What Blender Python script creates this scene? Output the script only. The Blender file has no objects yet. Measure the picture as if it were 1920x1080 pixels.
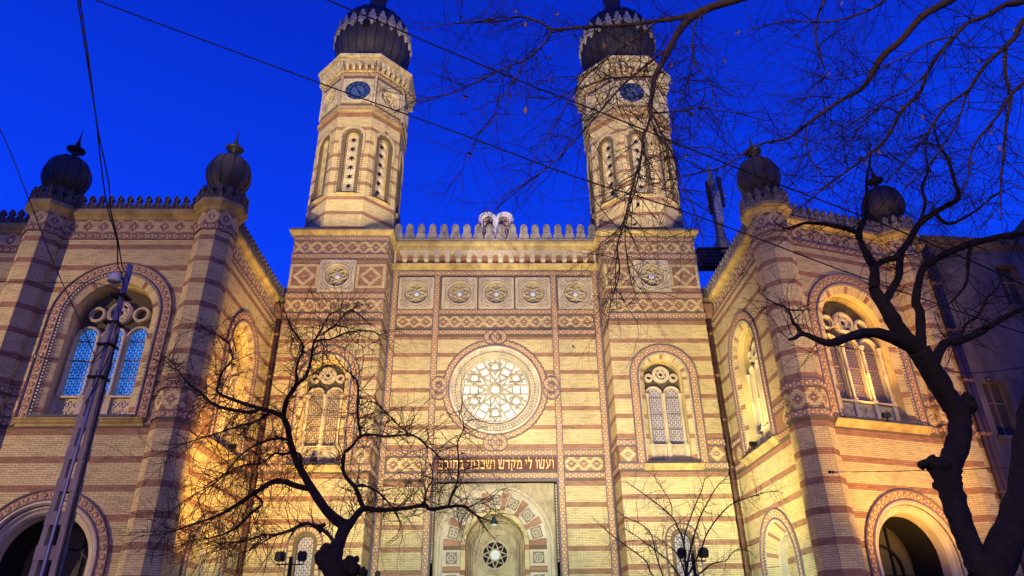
import bpy, math, random
import numpy as np
from mathutils import Vector, Matrix
from mathutils.geometry import tessellate_polygon
random.seed(7)
rng = np.random.default_rng(7)
PI = math.pi
C = bpy.context.scene.collection
sc = bpy.context.scene

# ------------------------------------------------------------ camera
CAMX, CAMZ = 0.0431, 1.6
PITCH, YAW, ROLL, FPX = 0.475938, 0.0256254, -0.0113746, 1296.97
cam_d = bpy.data.cameras.new('camera')
cam_d.sensor_width = 36.0
cam_d.lens = FPX / 1920 * 36.0
cam_d.clip_end = 3000
cam = bpy.data.objects.new('camera', cam_d)
C.objects.link(cam)
_ct, _st = math.cos(PITCH), math.sin(PITCH)
_f = Vector((math.sin(YAW) * _ct, math.cos(YAW) * _ct, _st))
_r = Vector((math.cos(YAW), -math.sin(YAW), 0))
_u = _r.cross(_f)
_r2 = math.cos(ROLL) * _r + math.sin(ROLL) * _u
_u2 = -math.sin(ROLL) * _r + math.cos(ROLL) * _u
_m = Matrix((_r2, _u2, -_f)).transposed().to_4x4()
_m.translation = Vector((CAMX, 0, CAMZ))
cam.matrix_world = _m
sc.camera = cam
CAMP = np.array([CAMX, 0, CAMZ]); CF = np.array(_f); CR = np.array(_r2); CU = np.array(_u2)

# ------------------------------------------------------------ world: blue-hour sky
world = bpy.data.worlds.new('World'); sc.world = world; world.use_nodes = True
wt = world.node_tree; wt.nodes.clear()
w_out = wt.nodes.new('ShaderNodeOutputWorld'); w_bg = wt.nodes.new('ShaderNodeBackground')
w_tc = wt.nodes.new('ShaderNodeTexCoord'); w_sep = wt.nodes.new('ShaderNodeSeparateXYZ')
w_ramp = wt.nodes.new('ShaderNodeValToRGB')
wt.links.new(w_tc.outputs['Generated'], w_sep.inputs[0])
wt.links.new(w_sep.outputs['Z'], w_ramp.inputs[0])
wt.links.new(w_ramp.outputs[0], w_bg.inputs[0]); wt.links.new(w_bg.outputs[0], w_out.inputs[0])
els = w_ramp.color_ramp.elements
els[0].position = 0.0; els[0].color = (0.020, 0.090, 0.75, 1)
els[1].position = 1.0; els[1].color = (0.002, 0.014, 0.34, 1)
for pos, col in ((0.30, (0.003, 0.066, 0.98, 1)), (0.50, (0.003, 0.046, 0.86, 1)), (0.72, (0.002, 0.026, 0.58, 1))):
    e = els.new(pos); e.color = col
w_bg.inputs[1].default_value = 1.05

# ------------------------------------------------------------ flood lamps (sill lamps and warm street fills are added; fixtures further down)
def spot(name, loc, aim, power, color, size, blend=0.6, radius=0.12):
    d = bpy.data.lights.new(name, 'SPOT'); d.energy = power; d.color = color
    d.spot_size = math.radians(size); d.spot_blend = blend; d.shadow_soft_size = radius
    o = bpy.data.objects.new(name, d); C.objects.link(o); o.location = loc
    o.rotation_euler = (Vector(aim) - Vector(loc)).to_track_quat('-Z', 'Y').to_euler()
    return o
WARM = (1.0, 0.80, 0.52); SODIUM = (1.0, 0.52, 0.11); COOL = (0.80, 1.0, 0.76); WHITE = (1.0, 0.88, 0.66); PINK = (1.0, 0.76, 0.58)
LAMPS = [
 # name, location, aim, watts, colour, cone, blend
 ('mast_lamp', (-13.0, -8.0, 9.0), (-7.4, 28.3, 25.8), 76000, WARM, 19, 0.6),
 ('flood_lamp', (-3.0, 13.0, 1.2), (-7.2, 28.3, 26.5), 11000, PINK, 23, 0.7),
 ('mast_lamp', (12.0, -8.0, 9.0), (7.4, 28.3, 26.0), 72000, (1.0, 0.80, 0.66), 19, 0.6),
 ('flood_lamp', (-0.6, 14.0, 1.2), (6.4, 29.0, 26.0), 11000, WARM, 27, 0.8),
 ('flood_lamp', (-1.2, 14.5, 1.4), (-0.4, 30.0, 14.0), 9500, (1.0, 0.85, 0.60), 72, 0.9),
 ('flood_lamp', (0.0, 10.5, 1.2), (0.0, 29.5, 17.4), 17500, (1.0, 0.82, 0.58), 62, 0.9),
 ('flood_lamp', (0.9, 14.0, 1.3), (0.0, 30.0, 11.9), 9000, (1.0, 0.95, 0.72), 19, 1.0),
 ('flood_lamp', (-5.95, 20.98, 3.9), (-8.0, 28.3, 9.5), 3300, (1.0, 0.66, 0.24), 88, 0.8),
 ('flood_lamp', (-5.4, 20.98, 3.9), (-10.1, 25.8, 8.4), 5300, SODIUM, 74, 0.8),
 ('flood_lamp', (-5.73, 20.5, 3.1), (-5.2, 28.3, 3.6), 3300, COOL, 120, 0.9),
 ('flood_lamp', (5.35, 20.98, 3.9), (7.2, 28.3, 9.0), 3300, WHITE, 88, 0.8),
 ('flood_lamp', (5.9, 20.98, 3.9), (10.1, 25.8, 8.4), 2700, (1.0, 0.74, 0.22), 74, 0.8),
 ('flood_lamp', (5.6, 20.4, 2.6), (7.3, 28.6, 3.2), 3200, COOL, 120, 0.9),
 ('flood_lamp', (13.3, 17.4, 1.6), (13.2, 22.7, 8.0), 5600, SODIUM, 72, 0.9),
 ('flood_lamp', (8.2, 12.5, 1.2), (12.4, 22.0, 13.5), 3000, PINK, 42, 0.9),
 ('street_and_fill_light', (-31.0, 7.0, 9.0), (-12.5, 22.0, 8.0), 19500, (1.0, 0.70, 0.34), 50, 0.8),  # inferred street lamp at far left, raised to act as fill too
 ('street_and_fill_light', (19.5, 8.5, 8.0), (11.2, 21.8, 7.0), 4600, (1.0, 0.70, 0.38), 62, 0.9),  # added warm fill from the right, no lamp known there
 ('street_and_fill_light', (-3.0, -7.0, 7.0), (0.0, 12.0, 8.0), 3800, (1.0, 0.64, 0.36), 120, 0.9),  # added warm fill from behind the camera
 ('flood_lamp', (-3.3, 20.6, 3.55), (-2.2, 30.0, 4.5), 1700, COOL, 90, 0.9),
 ('flood_lamp', (0.3, 5.0, 1.2), (0.0, 31.0, 21.0), 30000, (1.0, 0.84, 0.76), 9, 0.9),
 ('added_sill_lamp', (13.10, 22.28, 8.42), (13.02, 22.95, 12.2), 900, SODIUM, 100, 0.9),  # this and the following sill lamps are added to brighten the arch heads
 ('added_sill_lamp', (9.82, 25.95, 8.42), (10.45, 25.95, 12.2), 600, (1.0, 0.74, 0.18), 100, 0.9),
 ('added_sill_lamp', (-9.82, 25.95, 8.42), (-10.45, 25.95, 12.2), 700, SODIUM, 100, 0.9),
 ('added_sill_lamp', (-7.31, 28.08, 8.42), (-7.31, 28.7, 12.2), 260, SODIUM, 100, 0.9),
]
for L in LAMPS: spot(*L)
sc.view_settings.view_transform = 'Standard'; sc.view_settings.look = 'None'
sc.view_settings.exposure = 0.0; sc.view_settings.gamma = 1.0; sc.view_settings.use_curve_mapping = False
sc.cycles.max_bounces = 5; sc.cycles.diffuse_bounces = 3; sc.cycles.use_denoising = True

# ------------------------------------------------------------ materials
def nn(nt, t, **k):
    n = nt.nodes.new(t)
    for a, b in k.items(): setattr(n, a, b)
    return n
def mat(name, col, rough=0.85, metal=0.0, var=0.0, noise=None, nscale=3.0, bump=0.0, bscale=40.0, dirt=0.0, spec=0.3, alt=None, emit=None, estr=0.0):
    m = bpy.data.materials.new(name); m.use_nodes = True; nt = m.node_tree
    b = nt.nodes['Principled BSDF']
    b.inputs['Roughness'].default_value = rough; b.inputs['Metallic'].default_value = metal
    b.inputs['Specular IOR Level'].default_value = spec
    last = None
    base = nn(nt, 'ShaderNodeRGB'); base.outputs[0].default_value = (*col, 1); last = base.outputs[0]
    geo = nn(nt, 'ShaderNodeNewGeometry')
    if var > 0:
        oi = nn(nt, 'ShaderNodeObjectInfo'); ad = nn(nt, 'ShaderNodeMath', operation='ADD'); fr = nn(nt, 'ShaderNodeMath', operation='FRACT')
        nt.links.new(oi.outputs['Random'], ad.inputs[0]); nt.links.new(geo.outputs['Random Per Island'], ad.inputs[1]); nt.links.new(ad.outputs[0], fr.inputs[0])
        rp = nn(nt, 'ShaderNodeValToRGB'); nt.links.new(fr.outputs[0], rp.inputs[0])
        c2 = alt or tuple(c * (1 - var) for c in col)
        r = rp.color_ramp.elements
        r[0].position = 0; r[0].color = (*c2, 1); r[1].position = 1; r[1].color = (*[min(1, c * (1 + var * 0.5)) for c in col], 1)
        e = r.new(0.35); e.color = (*col, 1)
        last = rp.outputs[0]
    if dirt > 0:
        tc = nn(nt, 'ShaderNodeNewGeometry')
        mp = nn(nt, 'ShaderNodeMapping'); mp.inputs['Scale'].default_value = (1, 1, 0.45)
        nt.links.new(tc.outputs['Position'], mp.inputs[0])
        no = nn(nt, 'ShaderNodeTexNoise'); no.inputs['Scale'].default_value = nscale; no.inputs['Detail'].default_value = 6; no.inputs['Roughness'].default_value = 0.65
        nt.links.new(mp.outputs[0], no.inputs['Vector'])
        rp = nn(nt, 'ShaderNodeValToRGB'); r = rp.color_ramp.elements
        r[0].position = 0.32; r[0].color = (1 - dirt, 1 - dirt, 1 - dirt * 0.9, 1); r[1].position = 0.62; r[1].color = (1, 1, 1, 1)
        nt.links.new(no.outputs[0], rp.inputs[0])
        mx = nn(nt, 'ShaderNodeMix', data_type='RGBA', blend_type='MULTIPLY'); mx.inputs[0].default_value = 1
        nt.links.new(last, mx.inputs[6]); nt.links.new(rp.outputs[0], mx.inputs[7]); last = mx.outputs[2]
    nt.links.new(last, b.inputs['Base Color'])
    if bump > 0:
        tc2 = nn(nt, 'ShaderNodeNewGeometry'); n2 = nn(nt, 'ShaderNodeTexNoise'); n2.inputs['Scale'].default_value = bscale; n2.inputs['Detail'].default_value = 4
        nt.links.new(tc2.outputs['Position'], n2.inputs['Vector'])
        bp = nn(nt, 'ShaderNodeBump'); bp.inputs['Strength'].default_value = bump; bp.inputs['Distance'].default_value = 0.02
        nt.links.new(n2.outputs[0], bp.inputs['Height']); nt.links.new(bp.outputs[0], b.inputs['Normal'])
    if emit:
        b.inputs['Emission Color'].default_value = (*emit, 1); b.inputs['Emission Strength'].default_value = estr
    return m
M = {}
M['cream'] = mat('cream_brick', (0.61, 0.49, 0.235), 0.82, var=0.22, alt=(0.50, 0.40, 0.185), dirt=0.22, nscale=0.9, bump=0.25, bscale=60)
M['red'] = mat('red_brick', (0.335, 0.175, 0.10), 0.8, var=0.25, dirt=0.2, nscale=1.2, bump=0.25, bscale=60)
M['pale'] = mat('pale_brick', (0.60, 0.46, 0.36), 0.8, var=0.1)
M['mortar'] = mat('mortar', (0.15, 0.11, 0.065), 0.95, bump=0.3, dirt=0.25, nscale=2)
M['stone'] = mat('limestone', (0.58, 0.49, 0.33), 0.8, dirt=0.35, nscale=2.2, bump=0.3, bscale=30, var=0.12)
M['ochre'] = mat('ochre_cornice_stone', (0.52, 0.39, 0.15), 0.8, dirt=0.55, nscale=1.8, bump=0.3, bscale=25, var=0.12)
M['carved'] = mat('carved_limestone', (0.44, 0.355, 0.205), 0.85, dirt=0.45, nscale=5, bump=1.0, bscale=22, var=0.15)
M['carvedark'] = mat('dark_carved_field', (0.21, 0.185, 0.14), 0.9, dirt=0.4, nscale=6, bump=1.0, bscale=35)  # darker than the carved limestone; its plates lie nearly flush
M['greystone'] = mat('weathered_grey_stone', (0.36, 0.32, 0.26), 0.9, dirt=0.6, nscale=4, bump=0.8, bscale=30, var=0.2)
M['darkstone'] = mat('dark_grey_stone', (0.18, 0.155, 0.13), 0.9, dirt=0.5, nscale=5, bump=0.8, bscale=30, var=0.2)  # darker copy of greystone for left wing and corner cresting
M['terra'] = mat('terracotta_band', (0.50, 0.335, 0.185), 0.8, dirt=0.25, nscale=3, bump=0.3)
M['terra_ring'] = mat('terracotta_ring', (0.33, 0.175, 0.09), 0.8)
M['rosette'] = mat('rosette_relief', (0.68, 0.49, 0.31), 0.8, var=0.22)
M['edge'] = mat('slate_purple_moulding', (0.17, 0.125, 0.135), 0.75, dirt=0.2)
M['zinc'] = mat('dome_sheet_metal', (0.050, 0.042, 0.037), 0.62, metal=0.0, dirt=0.5, nscale=1.6, bump=0.2, bscale=6, spec=0.5, var=0.3)
M['seam'] = mat('dome_seam_metal', (0.03, 0.03, 0.032), 0.5, metal=0.5)
M['orn'] = mat('gilt_zinc_ornament', (0.62, 0.56, 0.42), 0.6, metal=0.1, var=0.15, dirt=0.3, nscale=8)
M['lead'] = mat('lead_flashing', (0.06, 0.06, 0.075), 0.6, metal=0.3)
M['dial'] = mat('clock_dial', (0.008, 0.02, 0.085), 0.4)
M['dialnum'] = mat('clock_numeral_enamel', (0.045, 0.085, 0.24), 0.4)
M['black'] = mat('black_metal', (0.012, 0.012, 0.014), 0.5, metal=0.4)
M['gold'] = mat('gilded_letter', (0.85, 0.58, 0.20), 0.45, metal=0.25)
M['plaque'] = mat('inscription_ground', (0.12, 0.045, 0.028), 0.6)
M['pipe'] = mat('downpipe_copper', (0.24, 0.13, 0.085), 0.8, metal=0.0, dirt=0.4, nscale=3)
M['whitestone'] = mat('white_tablet_stone', (0.74, 0.71, 0.68), 0.7, dirt=0.15, nscale=3)
M['tabletred'] = mat('tablet_red_granite', (0.20, 0.10, 0.08), 0.5, var=0.2)
M['bark'] = mat('dark_bark', (0.026, 0.020, 0.015), 0.95, dirt=0.5, nscale=9, bump=1.0, bscale=45)
M['twig'] = mat('twig_bark', (0.034, 0.024, 0.017), 0.9)
M['limb'] = mat('brown_limb_bark', (0.11, 0.075, 0.045), 0.9, dirt=0.4, nscale=12, bump=0.8, bscale=50)
M['leaf'] = mat('dry_leaf', (0.42, 0.26, 0.12), 0.8, var=0.3)
M['concrete'] = mat('pole_concrete', (0.40, 0.33, 0.25), 0.9, dirt=0.35, nscale=4, bump=0.4)
M['cable'] = mat('cable_rubber', (0.010, 0.010, 0.012), 0.6)
M['steel'] = mat('galvanised_steel', (0.28, 0.28, 0.30), 0.5, metal=0.6)
M['lampwhite'] = mat('lamp_housing', (0.55, 0.55, 0.55), 0.5)
M['stucco'] = mat('grimy_stucco', (0.22, 0.18, 0.135), 0.92, dirt=0.65, nscale=0.9, bump=0.5, bscale=9)
M['asphalt'] = mat('asphalt', (0.05, 0.05, 0.052), 0.9, dirt=0.3, bump=0.4)
M['paving'] = mat('paving', (0.22, 0.21, 0.19), 0.9, dirt=0.3)
M['earth'] = mat('earth', (0.06, 0.06, 0.05), 0.95)
M['recess'] = mat('dim_recess', (0.075, 0.06, 0.04), 0.9)  # dark tone, dimness inside openings put into the colour
M['interior'] = mat('dark_interior', (0.012, 0.010, 0.012), 0.9)  # near-black tone standing in for unlit depth behind openings
M['glow'] = mat('lit_lamp_glass', (0.8, 0.9, 0.9), 0.4, emit=(0.75, 1.0, 0.98), estr=14)
def glass_lattice(name, lead, glass, emit=None, estr=0.0, sx=9.0, sz=5.0, rough=0.35):
    m = bpy.data.materials.new(name); m.use_nodes = True; nt = m.node_tree; b = nt.nodes['Principled BSDF']
    g = nn(nt, 'ShaderNodeTexCoord'); mp = nn(nt, 'ShaderNodeMapping'); mp.inputs['Scale'].default_value = (sx, sx, sz)
    nt.links.new(g.outputs['Object'], mp.inputs[0])
    sp = nn(nt, 'ShaderNodeSeparateXYZ'); nt.links.new(mp.outputs[0], sp.inputs[0])
    a1 = nn(nt, 'ShaderNodeMath', operation='ADD'); nt.links.new(sp.outputs[0], a1.inputs[0]); nt.links.new(sp.outputs[1], a1.inputs[1])
    cb = nn(nt, 'ShaderNodeCombineXYZ'); nt.links.new(sp.outputs[2], cb.inputs[0]); nt.links.new(a1.outputs[0], cb.inputs[1])
    br = nn(nt, 'ShaderNodeTexBrick'); br.inputs['Scale'].default_value = 1.0; br.inputs['Mortar Size'].default_value = 0.10
    br.inputs['Brick Width'].default_value = 1.0; br.inputs['Row Height'].default_value = 0.8; br.inputs['Mortar Smooth'].default_value = 0.2
    br.inputs['Color1'].default_value = (*glass, 1); br.inputs['Color2'].default_value = (*[c * 0.72 for c in glass], 1); br.inputs['Mortar'].default_value = (*lead, 1)
    nt.links.new(cb.outputs[0], br.inputs['Vector'])
    nt.links.new(br.outputs[0], b.inputs['Base Color']); b.inputs['Roughness'].default_value = rough
    if emit:
        no = nn(nt, 'ShaderNodeTexNoise'); no.inputs['Scale'].default_value = 1.4; nt.links.new(g.outputs['Object'], no.inputs['Vector'])
        mr = nn(nt, 'ShaderNodeMapRange'); mr.inputs[1].default_value = 0.3; mr.inputs[2].default_value = 0.7; mr.inputs[3].default_value = 0.5; mr.inputs[4].default_value = 1.3
        nt.links.new(no.outputs[0], mr.inputs[0])
        inv = nn(nt, 'ShaderNodeMath', operation='SUBTRACT'); inv.inputs[0].default_value = 1; nt.links.new(br.outputs['Fac'], inv.inputs[1])
        ml = nn(nt, 'ShaderNodeMath', operation='MULTIPLY'); nt.links.new(inv.outputs[0], ml.inputs[0]); nt.links.new(mr.outputs[0], ml.inputs[1])
        m2 = nn(nt, 'ShaderNodeMath', operation='MULTIPLY'); nt.links.new(ml.outputs[0], m2.inputs[0]); m2.inputs[1].default_value = estr
        b.inputs['Emission Color'].default_value = (*emit, 1); nt.links.new(m2.outputs[0], b.inputs['Emission Strength'])
    return m
M['glass_glow'] = glass_lattice('glowing_blue_leaded_glass', (0.01, 0.02, 0.06), (0.05, 0.14, 0.5), (0.06, 0.30, 1.0), 0.62)  # blue panes with a weak glow put into the material
M['glass_dark'] = glass_lattice('dark_leaded_glass', (0.22, 0.15, 0.07), (0.03, 0.035, 0.12))
M['glass_pale'] = glass_lattice('pale_leaded_glass', (0.12, 0.09, 0.08), (0.46, 0.42, 0.42))
M['glass_gold'] = glass_lattice('amber_leaded_glass', (0.10, 0.07, 0.03), (0.40, 0.34, 0.22))
M['roseglass'] = mat('pale_rose_glass', (0.54, 0.58, 0.58), 0.3)
M['hub'] = mat('milky_glass_hub', (0.50, 0.54, 0.66), 0.3)
M['winblue'] = mat('reflecting_window', (0.008, 0.012, 0.03), 0.3, spec=0.5)

# ------------------------------------------------------------ frames and mesh builders
class F:
    def __init__(s, o, u):
        s.o = np.array(o, float); u = np.array([u[0], u[1], 0.0]); s.u = u / np.linalg.norm(u)
        s.n = np.array([s.u[1], -s.u[0], 0.0]); s.z = np.array([0, 0, 1.0])
    def flip(s):
        s.n = -s.n; return s
    def P(s, u, z, n=0.0): return s.o + s.u * u + s.n * n + s.z * z
    def R(s): return np.stack([s.u, s.n, s.z], 1)
def arcpts(cx, cz, r, a0, a1, k): return [(cx + r * math.cos(math.radians(a0 + (a1 - a0) * i / k)), cz + r * math.sin(math.radians(a0 + (a1 - a0) * i / k))) for i in range(k + 1)]
def archpoly(cx, zb, zs, r, k=20): return [(cx - r, zb)] + arcpts(cx, zs, r, 180, 0, k) + [(cx + r, zb)]
class MB:
    def __init__(s): s.v = []; s.f = []; s.m = []; s.sm = []
    def add(s, vs, fs, mi=0, smooth=False):
        b = len(s.v); s.v.extend([tuple(x) for x in vs])
        for f in fs: s.f.append([i + b for i in f]); s.m.append(mi); s.sm.append(smooth)
    def quad(s, a, b, c, d, mi=0): s.add([a, b, c, d], [(0, 1, 2, 3)], mi)
    def box(s, fr, u0, u1, z0, z1, n0, n1, mi=0):
        vs = [fr.P(u, z, n) for n in (n0, n1) for z in (z0, z1) for u in (u0, u1)]
        s.add(vs, [(0, 2, 3, 1), (4, 5, 7, 6), (0, 1, 5, 4), (2, 6, 7, 3), (0, 4, 6, 2), (1, 3, 7, 5)], mi)
    def sweep(s, fr, path, prof, mi=0, closed=False, smooth=False, mfn=None):
        k = len(path); P = [np.array(p, float) for p in path]; ofs = []
        for i in range(k):
            a = P[(i - 1) % k] if (closed or i > 0) else P[i]; b = P[(i + 1) % k] if (closed or i < k - 1) else P[i]
            d1 = P[i] - a; d2 = b - P[i]
            l1 = np.linalg.norm(d1); l2 = np.linalg.norm(d2)
            t1 = d1 / l1 if l1 > 1e-9 else None; t2 = d2 / l2 if l2 > 1e-9 else None
            if t1 is None: t1 = t2
            if t2 is None: t2 = t1
            n1 = np.array([-t1[1], t1[0]]); n2 = np.array([-t2[1], t2[0]]); nb = n1 + n2; nb /= np.linalg.norm(nb)
            ofs.append(nb / max(0.3, nb @ n1))
        vs = [fr.P(P[i][0] + ofs[i][0] * r, P[i][1] + ofs[i][1] * r, n) for i in range(k) for r, n in prof]
        q = len(prof); b = len(s.v); s.v.extend([tuple(x) for x in vs])
        for i in range(k if closed else k - 1):
            j = (i + 1) % k
            for t in range(q - 1):
                s.f.append([b + i * q + t, b + j * q + t, b + j * q + t + 1, b + i * q + t + 1]); s.m.append(mfn(i) if mfn else mi); s.sm.append(smooth)
    def arch(s, fr, cx, zb, zs, r, prof, mi=0, k=28, smooth=False, mfn=None):
        path = [(cx - r, zb), ] + arcpts(cx, zs, r, 180, 0, k) + [(cx + r, zb)]
        s.sweep(fr, path, prof, mi, smooth=smooth, mfn=mfn)
    def ring(s, fr, cx, cz, r, prof, mi=0, k=36, smooth=False):
        path = arcpts(cx, cz, r, 360, 0, k)[:-1]; s.sweep(fr, path, prof, mi, closed=True, smooth=smooth)
    def plate(s, fr, outer, holes, n0, n1, mi=0, mih=None, side=True, front=True):
        polys = [[Vector((p[0], p[1], 0)) for p in outer]] + [[Vector((p[0], p[1], 0)) for p in h] for h in holes]
        flat = [p for q in polys for p in q]; tris = tessellate_polygon(polys)
        if front: s.add([fr.P(p.x, p.y, n0) for p in flat], [tuple(t) for t in tris], mi)
        for qi, q in enumerate(polys):
            if qi == 0 and not side: continue
            k = len(q); vs = [fr.P(p.x, p.y, n) for p in q for n in (n0, n1)]
            s.add(vs, [(2 * i, 2 * ((i + 1) % k), 2 * ((i + 1) % k) + 1, 2 * i + 1) for i in range(k)], mi if (qi == 0 or mih is None) else mih)
    def bar(s, fr, p, q, w, n0, n1, mi=0, ridge=0.0):
        p = np.array(p, float); q = np.array(q, float); d = q - p; L = np.linalg.norm(d)
        if L < 1e-6: return
        t = np.array([-d[1], d[0]]) / L * w / 2
        A = [p - t, q - t, q + t, p + t]
        if ridge > 0:
            vs = [fr.P(a[0], a[1], n0) for a in A] + [fr.P(p[0], p[1], n1), fr.P(q[0], q[1], n1)] + [fr.P(a[0], a[1], n0 + (n1 - n0) * 0.4) for a in A]
            s.add(vs, [(0, 1, 7, 6), (3, 9, 8, 2), (6, 7, 5, 4), (8, 9, 4, 5), (1, 2, 8, 5, 7), (3, 0, 6, 4, 9)], mi)
        else:
            vs = [fr.P(a[0], a[1], n0) for a in A] + [fr.P(a[0], a[1], n1) for a in A]
            s.add(vs, [(4, 5, 6, 7), (0, 1, 5, 4), (1, 2, 6, 5), (2, 3, 7, 6), (3, 0, 4, 7), (0, 3, 2, 1)], mi)
    def ngon(s, cx, cy, nsides, rot, prof, mi=0, smooth=False, cap=True, capb=False, mfn=None):
        # prof: (apothem, z) ; rot in degrees to the first corner
        kk = 1 / math.cos(PI / nsides); vs = []
        for ap, z in prof:
            for i in range(nsides):
                a = math.radians(rot) + 2 * PI * i / nsides; vs.append((cx + ap * kk * math.cos(a), cy + ap * kk * math.sin(a), z))
        b = len(s.v); s.v.extend(vs)
        for t in range(len(prof) - 1):
            for i in range(nsides):
                j = (i + 1) % nsides
                s.f.append([b + t * nsides + i, b + t * nsides + j, b + (t + 1) * nsides + j, b + (t + 1) * nsides + i]); s.m.append(mfn(t) if mfn else mi); s.sm.append(smooth)
        if cap: s.f.append([b + (len(prof) - 1) * nsides + i for i in range(nsides)]); s.m.append(mi); s.sm.append(False)
        if capb: s.f.append([b + i for i in range(nsides)]); s.m.append(mi); s.sm.append(False)
    def lathe(s, cx, cy, prof, seg=32, mi=0, smooth=True, rot=0):
        vs = [(cx + r * math.cos(2 * PI * (i + rot) / seg), cy + r * math.sin(2 * PI * (i + rot) / seg), z) for r, z in prof for i in range(seg)]
        b = len(s.v); s.v.extend(vs)
        for t in range(len(prof) - 1):
            for i in range(seg):
                j = (i + 1) % seg
                s.f.append([b + t * seg + i, b + t * seg + j, b + (t + 1) * seg + j, b + (t + 1) * seg + i]); s.m.append(mi); s.sm.append(smooth)
    def tube(s, pts, rad, seg=6, mi=0, smooth=True, cap=True):
        P = [np.array(p, float) for p in pts]; k = len(P); b = len(s.v)
        up = np.array([0.13, 0.21, 0.97])
        for i in range(k):
            d = P[min(i + 1, k - 1)] - P[max(i - 1, 0)]; d /= (np.linalg.norm(d) + 1e-9)
            x = np.cross(d, up); x /= (np.linalg.norm(x) + 1e-9); y = np.cross(d, x); r = rad[i] if hasattr(rad, '__len__') else rad
            for j in range(seg):
                a = 2 * PI * j / seg; s.v.append(tuple(P[i] + (x * math.cos(a) + y * math.sin(a)) * r))
        for i in range(k - 1):
            for j in range(seg):
                jj = (j + 1) % seg; s.f.append([b + i * seg + j, b + i * seg + jj, b + (i + 1) * seg + jj, b + (i + 1) * seg + j]); s.m.append(mi); s.sm.append(smooth)
        if cap:
            s.f.append([b + (k - 1) * seg + j for j in range(seg)]); s.m.append(mi); s.sm.append(False)
            s.f.append([b + j for j in range(seg)]); s.m.append(mi); s.sm.append(False)
WP = {}
def wpos(o): return WP.get(o, Vector((0, 0, 0)))
def thing(name, label, cat, loc, group=None):
    o = bpy.data.objects.new(name, None); C.objects.link(o); o.location = loc; WP[o] = Vector(loc); o['label'] = label; o['category'] = cat
    if group: o['group'] = group
    return o
def link(o, parent, loc, label=None, kind=None):
    C.objects.link(o); WP[o] = Vector(loc)
    if parent is not None: o.parent = parent; o.location = Vector(loc) - wpos(parent)
    else: o.location = loc
    if label: o['label'] = label
    if kind: o['kind'] = kind
    return o
def part(mb, name, parent, mats, label=None, kind=None, origin=None):
    v = np.array(mb.v, dtype=np.float64)
    if origin is None: origin = ((v[:, 0].min() + v[:, 0].max()) / 2, (v[:, 1].min() + v[:, 1].max()) / 2, v[:, 2].min())
    me = bpy.data.meshes.new(name); me.from_pydata((v - np.array(origin)).tolist(), [], mb.f)
    if not isinstance(mats, (list, tuple)): mats = [mats]
    for m in mats: me.materials.append(M[m])
    me.polygons.foreach_set('material_index', mb.m); me.polygons.foreach_set('use_smooth', mb.sm); me.update()
    o = bpy.data.objects.new(name, me); return link(o, parent, origin, label, kind)
def empty_part(name, parent, loc, label=None):
    o = bpy.data.objects.new(name, None); return link(o, parent, loc, label)
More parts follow.
